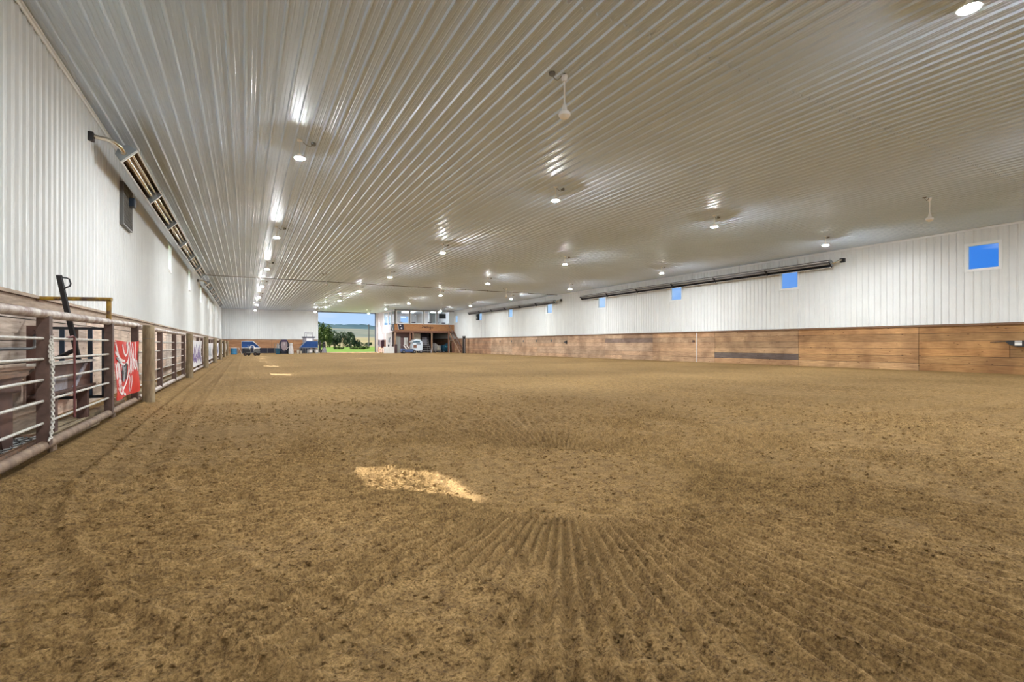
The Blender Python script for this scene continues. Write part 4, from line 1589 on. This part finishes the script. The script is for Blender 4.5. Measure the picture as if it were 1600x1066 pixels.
# barrel
br_ = empty('plastic_barrel', (px(365.3, 58.5), 58.5, 0), 0, 'blue plastic barrel beside the end of the left fence', 'barrel')
MB().lathe([(0, -.03), (.27, -.03), (.29, .03), (.295, .22), (.285, .24), (.295, .26), (.295, .46), (.285, .48), (.29, .50), (.28, .66), (0, .67)], n=24).build('drum', M_BARREL, br_, smooth=True)
MB().lathe([(.26, .66), (.297, .66), (.297, .70), (.26, .70)], n=24).build('rim', M_PRINT, br_, smooth=True)
tr_ = empty('folding_stand', (px(373.5, 58.3), 58.3, 0), 0, 'small pale A-frame stand beside the blue barrel', 'stand')
MB().tube([(-.18, 0, 0), (0, 0, .68)], .02, 6).build('leg', M_GALV, tr_)
MB().tube([(.28, 0, 0), (0, 0, .68)], .02, 6).build('leg', M_PRINT, tr_)
MB().box(-.12, .02, -.02, .02, .64, .70).build('top_plate', M_GALV, tr_)


def chute(x0, x1, Y, flip, xend, label):
    """blue hooded roping chute; x0..x1 the hood, xend the far end of the dark side panels"""
    o = empty('roping_chute', (x0, Y, 0), 0, label, 'chute', 'blue-hooded chutes at the far end')
    w = x1 - x0
    if not flip:
        prof = [(0, .66), (0, 1.40), (w * .60, 1.40), (w, .66)]
    else:
        prof = [(0, .66), (w * .36, 1.44), (w, 1.44), (w, .66)]
    MB().prism(prof, 0, .85).build('blue_hood', M_BLUE, o)
    e = MB()
    e.tube([(p[0], -.015, p[1]) for p in prof], .035, 6, closed=True)
    e.tube([(p[0], .865, p[1]) for p in prof], .035, 6, closed=True)
    e.build('pipe_rim', M_PRINTG if flip else M_TRIM, o)
    a, b = sorted((0.05, xend - x0))
    MB().box(a, b, .05, .10, .04, .64).box(a, b, .75, .80, .04, .64).build('side_panel', M_NAVY, o)
    k_ = a
    while k_ <= b + .01:
        MB().box(k_ - .03, k_ + .03, 0, .05, -.05, .66).build('frame_post', M_GREYB, o)
        k_ += (b - a) / 4
    return o


YC = 63.5
chute(px(377.5, YC), px(407, YC), YC, False, px(431, YC), 'blue hood with a slope falling to the right over long dark side panels, far left')
ex = empty('panel_gate', (px(433, YC), YC, 0), 0, 'grey upright gate frame at the end of the left blue chute', 'gate')
MB().tube([(0, 0, 0), (0, 0, 1.15), (-.28, .0, 1.15), (-.28, 0, 0)], .03, 6).build('gate_frame', M_GREYB, ex)
MB().box(-.28, 0, -.01, .01, .5, .56).build('gate_rail', M_GREYB, ex)

chute(px(468.5, 61.5), px(496.8, 61.5), 61.5, True, px(485, 61.5), 'blue hood with a slope falling to the left, beside the big doorway')

# wheeled grey machine under the right hood
rk = empty('arena_drag', (px(489, 60.9), 60.9, 0), 0, 'pale grey wheeled drag in front of the blue hood by the doorway', 'arena drag')
for x_ in (-.25, .42):
    wheel_x(rk, x_, 0, .26, .27, .12, M_GREYC, M_PRINT)
MB().box(-.6, .65, -.05, .05, .36, .44).build('frame_bar', M_PRINTG, rk)
MB().tube([(-.6, 0, .40), (-.62, 0, .0)], .025, 6).build('tine', M_PRINTG, rk)
MB().tube([(.62, 0, .40), (.70, 0, .02)], .025, 6).build('tine', M_PRINTG, rk)
MB().box(-.6, -.3, -.04, .04, .08, .36).build('blade', M_GREYC, rk)

# tractor behind
tc_ = empty('tractor', (px(482.5, 64.8), 64.8, 0), 0, 'grey tractor with a roll bar parked behind the blue hood by the doorway', 'tractor')
MB().box(-.62, .55, -.3, .9, .6, 1.88).build('body', M_GREYST, tc_, bevel=.05)
MB().box(-.72, .72, -.35, .95, 1.86, 1.98).build('fender_deck', M_DKBLUE, tc_)
MB().box(-.30, .36, -.36, -.30, 1.36, 1.80).build('number_plate', M_PRINT, tc_)
MB().tube([(-.48, .2, 1.9), (-.42, .2, 2.5), (.46, .2, 2.5), (.48, .2, 1.9)], .04, 8).build('roll_bar', M_GREYST, tc_)
MB().tube([(-.25, .25, 1.95), (-.22, .25, 2.34), (.38, .25, 2.34)], .035, 8).build('seat_back', M_GREYST, tc_)
for x_ in (-.62, .62):
    wheel(tc_, x_, .3, .58, .6, .3)

# small ATV cart
at_ = empty('utility_cart', (px(394, 52), 52.0, 0), 0, 'small dark four-wheeled cart with a pale arched rail, parked before the left blue chute', 'cart')
for x_ in (-.56, -.28, .26, .52):
    wheel_x(at_, x_, -.25 if x_ in (-.56, .26) else .25, .15, .155, .12, M_RUBBER, M_RUST)
MB().box(-.66, .66, -.25, .25, .22, .32).build('deck', M_GREYB, at_, bevel=.02)
MB().box(-.62, -.15, -.2, .2, .32, .58).build('engine', M_BLACK, at_, bevel=.03)
MB().prism([(.12, .30), (.66, .38), (.60, .62), (.20, .66)], -.2, .2).build('nose', M_GREYB, at_, bevel=.02)
MB().box(.15, .62, -.18, .18, .66, .71).build('tray', M_PRINT, at_)
MB().tube([(-.20, -.1, .32), (-.22, -.1, .72), (-.10, -.1, .92), (.05, -.1, .95), (.16, -.1, .85), (.16, -.1, .4)], .035, 8).build('arched_rail', M_PRINT, at_, smooth=True)
MB().box(-.1, .1, -.15, .1, .35, .74).build('seat', M_NAVY, at_, bevel=.03)
MB().tube([(-.05, -.15, .80), (-.38, -.2, .90)], .02, 6).build('handlebar', M_GALV, at_)

# tall rounded machine with pale oval front
cm_ = empty('covered_machine', (px(444, 60.3), 60.3, 0), 0, 'tall rounded dark machine with a pale oval front, against the far boards', 'machine')
prof = [(.0, 1.60), (.28, 1.56), (.43, 1.30), (.50, .9), (.48, .4), (.5, 0)]
outl = [(p[0], p[1]) for p in prof] + [(-p[0], p[1]) for p in reversed(prof[1:])]
MB().prism(outl, 0, .8).build('body', M_NAVY, cm_, bevel=.04)
ov = [(.34 * math.sin(t) * (1 - .25 * (math.cos(t) < 0) * abs(math.cos(t))), .93 + .60 * math.cos(t)) for t in [2 * PI * k / 24 for k in range(24)]]
MB().prism(ov, -.06, .0).build('oval_front', mat('pale_pink_cover', (.42, .33, .36), .7, var=.3, scale=4), cm_, bevel=.02)
MB().prism([(-.30, 1.32), (.30, 1.32), (.22, 1.52), (0, 1.58), (-.22, 1.52)], -.09, -.06).build('brow_panel', mat('dark_violet_cover', (.06, .03, .09), .6), cm_)
MB().box(-.02, .02, -.08, -.06, .95, 1.3).build('centre_strip', M_PRINT, cm_)
for x_ in (-.34, .34):
    wheel(cm_, x_, .1, .16, .17, .2)
MB().tube([(.2, -.07, .45), (.42, -.07, .75)], .03, 6).build('grab_bar', M_PRINT, cm_)

bn = empty('blue_bin', (px(434.2, 59.6), 59.6, 0), 0, 'dark blue bin left of the tall rounded machine', 'bin')
MB().prism([(-.18, 0), (.18, 0), (.22, .62), (-.22, .62)], -.2, .2).build('tub', M_TEAL, bn)
MB().box(-.24, .24, -.22, .22, .62, .68).build('lid', M_GREYST, bn)
jb = empty('grey_jug', (px(434.2, 59.6), 59.6, .68), 0, 'grey jug standing on the dark blue bin', 'jug')
MB().lathe([(0, 0), (.14, 0), (.15, .28), (.07, .40), (.06, .48), (0, .48)], n=12).build('jug_body', M_GREYC, jb, smooth=True)

sk = empty('white_sack', (px(454.8, 59.7), 59.7, 0), 0, 'tall white sack tied at the neck, right of the rounded machine', 'sack')
MB().lathe([(0, -.02), (.25, -.02), (.27, .15), (.23, .5), (.20, .8), (.12, .98), (.17, 1.06), (.16, 1.18), (0, 1.2)], n=16).build('sack_body', mat('white_sack_cloth', (.72, .68, .68), .8, var=.2, scale=5, bump=.3), sk, smooth=True)
MB().lathe([(.1, .95), (.135, .96), (.135, 1.01), (.1, 1.02)], n=14).build('neck_tie', M_GREYB, sk)
for i, (u, h_, nm) in enumerate(((465.5, .42, 'left'), (469.9, .30, 'right'))):
    b_ = empty('white_bucket', (px(u, 61.2), 61.2, 0), 0, 'small cream bucket below the left tip of the blue hood, %s of two' % nm, 'bucket', 'cream buckets by the blue hood')
    MB().lathe([(0, -.02), (.10, -.02), (.13, h_), (.12, h_), (.09, .02), (0, .02)], n=14).build('pail', M_CREAM, b_, smooth=True)
    MB().tube([(-.12, 0, h_), (-.06, 0, h_ + .1), (.06, 0, h_ + .1), (.12, 0, h_)], .008, 5).build('bail_handle', M_GREYB, b_)

# things beside the doorway
for i, (u, v, lb) in enumerate(((499.5, 532.3, 'slim black gate post with a round top at the left edge of the doorway'), (506.5, 534.5, 'thicker black gate post in the doorway beside the grey tub'))):
    Yp = 66.2
    xx = px(u, Yp)
    zt = pz(v, xx, Yp)
    g_ = empty('gate_post', (xx, Yp, 0), 0, lb, 'post')
    r_ = .12 if i == 0 else .17
    MB().box(-r_, r_, -.1, .1, -.05, zt - .25).build('shaft', M_BLACKP, g_, bevel=.02)
    MB().lathe([(0, zt - .26), (r_ * .8, zt - .24), (r_, zt - .12), (r_ * .7, zt - .02), (0, zt)], n=12).build('head', M_BLACK, g_, smooth=True)
gt = empty('grey_tub', (px(506, 65.2), 65.2, 0), 0, 'grey-blue tub standing in the doorway by the black posts', 'tub')
MB().prism([(-.30, -.02), (.34, -.02), (.22, .62), (-.16, .62)], -.25, .25).build('tub_body', M_GREYST, gt, bevel=.03)
MB().prism([(-.50, -.02), (-.30, -.02), (-.18, .35), (-.32, .4)], -.2, .2).build('dark_flap', M_BLACKP, gt)

# coats on a rack, left of the booth
YR = 62.5
cr_ = empty('coat_rack', (px(596, YR), YR, 0), 0, 'coat rack with four pale feet against the booth side wall', 'coat rack')
MB().tube([(-.45, 0, 1.62), (.45, 0, 1.62)], .02, 6).build('top_rail', M_GREYB, cr_)
for x_ in (-.42, .42):
    MB().tube([(x_, 0, 0), (x_, 0, 1.62)], .02, 6).build('rack_post', M_GALV, cr_)
    MB().tube([(x_, -.3, .02), (x_, .3, .02)], .025, 6).build('foot', M_PRINT, cr_)


def coat(xo, wdt, ztop, zbot, m, label, hood=None):
    o = empty('hanging_coat', (px(596, YR) + xo, YR, 1.6), 0, label, 'coat')
    h_ = ztop - zbot
    MB().prism([(-wdt * .35, 0), (wdt * .35, 0), (wdt * .5, -h_ * .15), (wdt * .42, -h_ * .55), (wdt * .5, -h_), (-wdt * .5, -h_), (-wdt * .42, -h_ * .55), (-wdt * .5, -h_ * .15)], -.09, .09).build('coat_body', m, o, bevel=.04)
    MB().prism([(-wdt * .5, -h_ * .12), (-wdt * .38, -.05), (-wdt * .44, -h_ * .7), (-wdt * .60, -h_ * .7)], -.12, -.02).build('sleeve', m if hood is None else hood, o, bevel=.02)
    MB().tube([(0, 0, 0), (0, 0, .05)], .012, 5).build('hanger_hook', M_GREYB, o)
    return o


coat(-.24, .34, 1.6, .72, mat('pale_lilac_cloth', (.55, .50, .60), .8), 'pale lilac coat with a dark sleeve on the rack beside the booth', M_NAVY)
coat(.16, .42, 1.62, .62, mat('plum_cloth', (.07, .03, .05), .8), 'dark plum coat on the rack beside the booth')
for i, x_ in enumerate((-.2, .08, .3)):
    b_ = empty('riding_boot', (px(596, YR) + x_, YR - .12, 0), 0, 'pale tall riding boot under the coats, %s of three' % ['left', 'middle', 'right'][i], 'boot', 'pale riding boots under the coats')
    MB().lathe([(0, 0), (.06, 0), (.05, .12), (.065, .45), (.06, .46), (0, .46)], n=10).build('shaft', M_PRINT, b_, smooth=True)
    MB().box(-.05, .05, -.2, .05, 0, .08).build('foot', M_GREYC, b_, bevel=.02)

# white picture board and white cabinet at the booth corner
pb = empty('picture_board', (px(608, 59.6), 59.6, 0), 0, 'tall white board with a dark bird-like picture at the booth corner', 'board')
MB().box(-.38, .38, 0, .05, .75, 2.42).build('board', M_PRINT, pb)
MB().prism([(-.12, 1.95), (-.02, 1.75), (.16, 1.98), (.24, 1.95), (.10, 1.62), (.12, 1.35), (-.05, 1.2), (-.12, 1.45), (-.06, 1.65)], -.008, 0).build('picture', M_PRINTG, pb)
for x_ in (-.34, .34):
    MB().box(x_ - .02, x_ + .02, 0, .05, 0, .75).build('leg', M_PRINT, pb)
wc = empty('white_cabinet', (px(608.5, 58.8), 58.8, 0), 0, 'low white slatted cabinet below the picture board', 'cabinet')
MB().box(-.60, .60, 0, .45, -.03, .78).build('carcass', M_PRINT, wc, bevel=.01)
for j in range(5):
    for i in range(2):
        MB().box(-.57 + i * .6, -.03 + i * .6, -.02, 0, .04 + j * .15, .15 + j * .15).build('drawer', M_WHITEP, wc)
for i, (xo, lb) in enumerate(((-.05, 'left'), (.42, 'right'))):
    q = empty('black_pot', (px(608.5, 58.8) + xo, 59.0, .78), 0, 'small black pot on the white cabinet, %s one' % lb, 'pot', 'black pots on the white cabinet')
    MB().lathe([(0, 0), (.08, 0), (.1, .16), (.05, .2), (.04, .3), (0, .3)], n=12).build('pot_body', M_BLACKP, q, smooth=True)
bd = MB().lathe([(0, -.03), (.13, -.03), (.12, .85), (.14, .95), (.10, 1.05), (0, 1.06)], n=14).build('dark_bollard', mat('dark_maroon', (.07, .03, .035), .6), smooth=True)
bd.location = (px(618.8, 58.7), 58.7, 0)
tag(bd, 'dark maroon bollard right of the white cabinet', 'bollard')

# low blue-black kart
gk = empty('pedal_kart', (px(637.5, 57.0), 57.0, 0), 0, 'low blue and black kart with two white slanted bars before the booth', 'kart')
MB().prism([(-.85, .16), (.85, .16), (.80, .42), (.3, .45), (-.2, .40), (-.7, .58), (-.85, .45)], -.35, .35).build('chassis', mat('slate_blue_body', (.05, .09, .22), .4), gk, bevel=.04)
MB().box(.05, .62, -.25, .25, .42, .56).build('seat', M_GREYB, gk, bevel=.04)
for (a, b) in (((-.68, .95), (-.30, .48)), ((-.30, .92), (-.08, .60))):
    MB().prism([(a[0], a[1]), (a[0] + .15, a[1] + .03), (b[0] + .15, b[1]), (b[0], b[1])], -.3, -.26).build('slanted_bar', M_PRINT, gk)
for x_ in (-.6, .68):
    for y_ in (-.36, .36):
        wheel_x(gk, x_, y_, .17, .18, .12)
MB().tube([(-.45, 0, .5), (-.25, 0, .75)], .02, 6).build('steering_column', M_BLACK, gk)

# white golf cart
gc = empty('golf_cart', (px(650, 58.3), 58.3, 0), 0, 'white rounded golf cart with dark windows parked under the booth', 'golf cart')
body = [(-.60, .25), (.62, .25), (.68, .9), (.62, 1.35), (.40, 1.60), (.0, 1.68), (-.35, 1.60), (-.66, 1.38), (-.68, 1.28), (-.50, 1.22), (-.62, .8)]
MB().prism(body, -.55, .55).build('body', mat('white_blue_gelcoat', (.66, .72, .80), .3), gc, bevel=.06)
MB().prism([(-.62, 1.26), (.30, 1.26), (.34, 1.40), (-.1, 1.44), (-.55, 1.38)], -.57, -.55).build('windscreen', M_TEAL, gc)
MB().prism([(-.12, 1.06), (.42, 1.06), (.44, 1.16), (-.12, 1.16)], -.57, -.55).build('side_window', M_DKBLUE, gc)
MB().box(-.48, -.1, -.58, -.55, .62, 1.0).build('seat_opening', M_BEAM, gc)
for x_ in (-.42, .46):
    wheel_x(gc, x_, -.45, .2, .22, .18)
    wheel_x(gc, x_, .45, .2, .22, .18)

# aluminium bleacher
bl_ = empty('bleacher', (px(665.8, 58.75), 58.75, 0), 0, 'grey metal bleacher of stacked plank seats under the booth', 'bleacher')
for i in range(5):
    MB().box(-.66, .66, .25 * i, .25 * i + .20, .22 + i * .27, .26 + i * .27).build('seat_plank', M_GALV, bl_)
for x_ in (-.6, .6):
    MB().tube([(x_, 0, 0), (x_, 0, .22), (x_, 1.1, 1.33), (x_, 1.1, 0)], .025, 6).build('side_frame', M_GREYST, bl_)
MB().tube([(.62, -.05, 0), (.78, -.02, .62)], .03, 6).build('brace', M_PRINT, bl_)
MB().tube([(-.66, 1.15, 1.33), (-.66, 1.15, 1.6), (.66, 1.15, 1.6), (.66, 1.15, 1.33)], .02, 6).build('back_rail', M_GALV, bl_)


def draped(name, x, Y, w, dpt, h, m, label, seed, extra=None):
    o = empty(name, (x, Y, 0), 0, label, 'covered vehicle')
    nx, ny = 18, 10
    rr = np.random.default_rng(seed)
    vs_, fs_ = [], []
    for j in range(ny + 1):
        for i in range(nx + 1):
            a, b = i / nx * 2 - 1, j / ny * 2 - 1
            e = max(abs(a), abs(b))
            top = h * (.86 + .14 * math.cos(a * 2.2 + seed)) + rr.uniform(-.015, .015)
            z = top if e < .8 else top * (1 - (e - .8) / .2 * .82) + .0
            k_ = 1 + .06 * math.sin(a * 11 + b * 7)
            vs_.append((a * w / 2 * (k_ if e > .85 else 1), b * dpt / 2 * (k_ if e > .85 else 1), max(.1, z)))
    for j in range(ny):
        for i in range(nx):
            q = j * (nx + 1) + i
            fs_.append((q, q + 1, q + nx + 2, q + nx + 1))
    c = MB().add(vs_, fs_).build('cover', m, o, smooth=True)
    md = c.modifiers.new('solid', 'SOLIDIFY')
    md.thickness = .01
    for x_ in (-w * .32, w * .32):
        for y_ in (-dpt * .38, dpt * .38):
            wheel_x(o, x_, y_, .17, .19, .14)
    MB().box(-w * .3, w * .3, -dpt * .25, dpt * .25, .15, .5).build('chassis', M_BLACK, o)
    return o


dg = draped('covered_quad', px(682.5, 59.9), 59.9, .98, .9, 1.22, M_GREYC, 'quad under a pale grey cover beneath the booth', 2)
MB().prism([(.02, .95), (.25, .35), (-.15, .42)], -.52, -.50).build('cover_flap', mat('tan_flap', (.5, .46, .36), .8), dg)
dt_ = draped('covered_quad', px(695.5, 59.8), 59.8, 1.0, 1.0, 1.28, M_TEAL, 'quad under a dark teal cover beneath the booth', 4)
MB().tube([(-.22, -.56, .85), (-.1, -.57, .72), (.1, -.57, .72), (.22, -.56, .85)], .05, 6).build('cover_fold', mat('light_teal', (.03, .25, .33), .6), dt_)
wb = empty('white_gate_frame', (px(703.5, 58.8), 58.8, 0), 0, 'thin white pipe gate frame beside the teal covered quad', 'gate')
MB().tube([(-.12, 0, 0), (-.12, 0, 1.55), (.5, 0, 1.62)], .025, 6).build('pipe_frame', M_PRINT, wb)
MB().box(.2, .62, -.02, .02, -.03, 1.5).build('plywood_leaf', M_BEAM, wb)

# ------------------------------------------------------------------ outside
mb = MB()
mb.box(-60, 140, YF + .12, YF + 4.2, -.30, -.03)
struct(mb.build('ground_gravel', M_GRAVEL))
mb = MB()
mb.box(-400, 500, YF + 4.2, 260, -.32, -.04)
struct(mb.build('ground_grass', M_GRASS))
mb = MB().box(-60, XL - .13, -60, YF + .12, -.32, -.04).box(XR + .13, 140, -60, YF + .12, -.32, -.04)
struct(mb.build('ground_yard', M_GRASS))


def terrain(name, m, y0, y1, z0, z1, amp, wl, seed):
    xs = np.linspace(-1200, 3200, 140)
    ys = np.linspace(y0, y1, 16)
    X, Y = np.meshgrid(xs, ys)
    f = (Y - y0) / (y1 - y0)
    Z = z0 + (z1 - z0) * f ** 1.3 + amp * f * (fbm(X / wl + 50, Y / wl + 50, seed, 4) - .5)
    vs_ = [tuple(p) for p in np.stack([X, Y, Z], -1).reshape(-1, 3)]
    nx = len(xs)
    fs_ = [(j * nx + i, j * nx + i + 1, (j + 1) * nx + i + 1, (j + 1) * nx + i) for j in range(len(ys) - 1) for i in range(nx - 1)]
    return struct(MB().add(vs_, fs_).build(name, m, smooth=True))


terrain('ground_field', M_FIELD, 255, 900, -.3, 13, 2, 300, 1)
terrain('ground_valley', M_VALLEY, 890, 2000, 12.5, 62, 14, 500, 2)
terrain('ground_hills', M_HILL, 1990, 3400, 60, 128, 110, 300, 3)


def foliage(n, rx, ry, rz, cz, size, seed, lobes=6):
    rng = np.random.default_rng(seed)
    L_ = [(rng.normal(0, .45), rng.normal(0, .45), rng.uniform(-.5, .75), rng.uniform(.38, .6)) for _ in range(lobes)]
    mb = MB()
    for i in range(n):
        l = L_[rng.integers(lobes)]
        d = rng.normal(0, 1, 3)
        d /= np.linalg.norm(d)
        r = l[3] * rng.uniform(.7, 1.0)
        c = np.array([(l[0] + d[0] * r) * rx, (l[1] + d[1] * r) * ry, cz + (l[2] * .8 + d[2] * r) * rz])
        a = rng.normal(0, 1, 3)
        a /= np.linalg.norm(a)
        b = np.cross(a, rng.normal(0, 1, 3))
        b /= np.linalg.norm(b)
        s = size * rng.uniform(.6, 1.3)
        mb.add([c - a * s, c + b * s * .6, c + a * s, c - b * s * .6], [(0, 1, 2, 3)])
    return mb


trees = [(499, 503, 15, 168, M_LEAFA, 'tall bright green tree at the left edge of the doorway view', 1500),
         (511, 505, 18, 184, M_LEAFA, 'tall green tree, second from the left through the doorway', 1700),
         (524, 517, 18, 200, M_LEAFB, 'dark green tree in the middle of the row through the doorway', 1300),
         (536, 517, 20, 216, M_LEAFB, 'broad dark green tree, fourth from the left through the doorway', 1500),
         (546, 518, 18, 232, M_LEAFB, 'dark tree right of the middle through the doorway', 1300),
         (555, 527, 14, 170, M_LEAFB, 'lower dark tree at the right end of the row through the doorway', 800),
         (561, 533, 12, 184, M_LEAFB, 'small dark bush at the right end of the tree row', 500)]
for i, (u, vtop, wpx, Y, m_, lb, nl) in enumerate(trees):
    x_ = px(u, Y)
    dep = x_ * SY + Y * CY
    H = CAMH + (538.5 - vtop) * dep / F
    w_ = wpx * dep / F / 2 * 1.15
    t = empty('broadleaf_tree', (x_, Y, -.05), 0, lb, 'tree', 'trees beyond the doorway')
    foliage(nl, w_ * .8, min(w_, 3.2), H * .52, H * .46, .30, 30 + i, 10).build('crown', m_, t)
    MB().cyl((0, 0, 0), (0, 0, H * .6), .14, .06, n=8).build('trunk', M_BARK, t)
bushes = [(531, 541.5, 16, 120, 'low green shrub in the grass, left of three through the doorway'),
          (556, 541.3, 14, 120, 'low green shrub in the grass, middle of three through the doorway'),
          (570, 541.0, 18, 115, 'low green shrub in the grass, right of three through the doorway'),
          (573, 533, 16, 200, 'dark bush behind the foot of the utility pole')]
for i, (u, vtop, wpx, Y, lb) in enumerate(bushes):
    x_ = px(u, Y)
    dep = x_ * SY + Y * CY
    H = CAMH + (538.5 - vtop) * dep / F
    w_ = wpx * dep / F / 2
    t = empty('shrub', (x_, Y, -.05), 0, lb, 'shrub', 'shrubs beyond the doorway')
    foliage(350, w_, 1.0, H * .5, H * .5, .25, 60 + i, 7).build('foliage', M_LEAFB if i == 3 else M_LEAFA, t)
    MB().cyl((0, 0, 0), (0, 0, H * .4), .06, n=6).build('stem', M_BARK, t)
Y = 150
x_ = px(576.3, Y)
dep = x_ * SY + Y * CY
H = CAMH + (538.5 - 506) * dep / F
up_ = empty('utility_pole', (x_, Y, -.1), 0, 'lone dark utility pole standing in the field beyond the doorway', 'pole')
MB().cyl((0, 0, 0), (0, 0, H), .17, .13, n=10).build('pole', M_POLE, up_)
MB().box(-.5, .5, -.06, .06, H - .5, H - .38).build('crossarm', M_POLE, up_)

print('objects', len(S.objects))
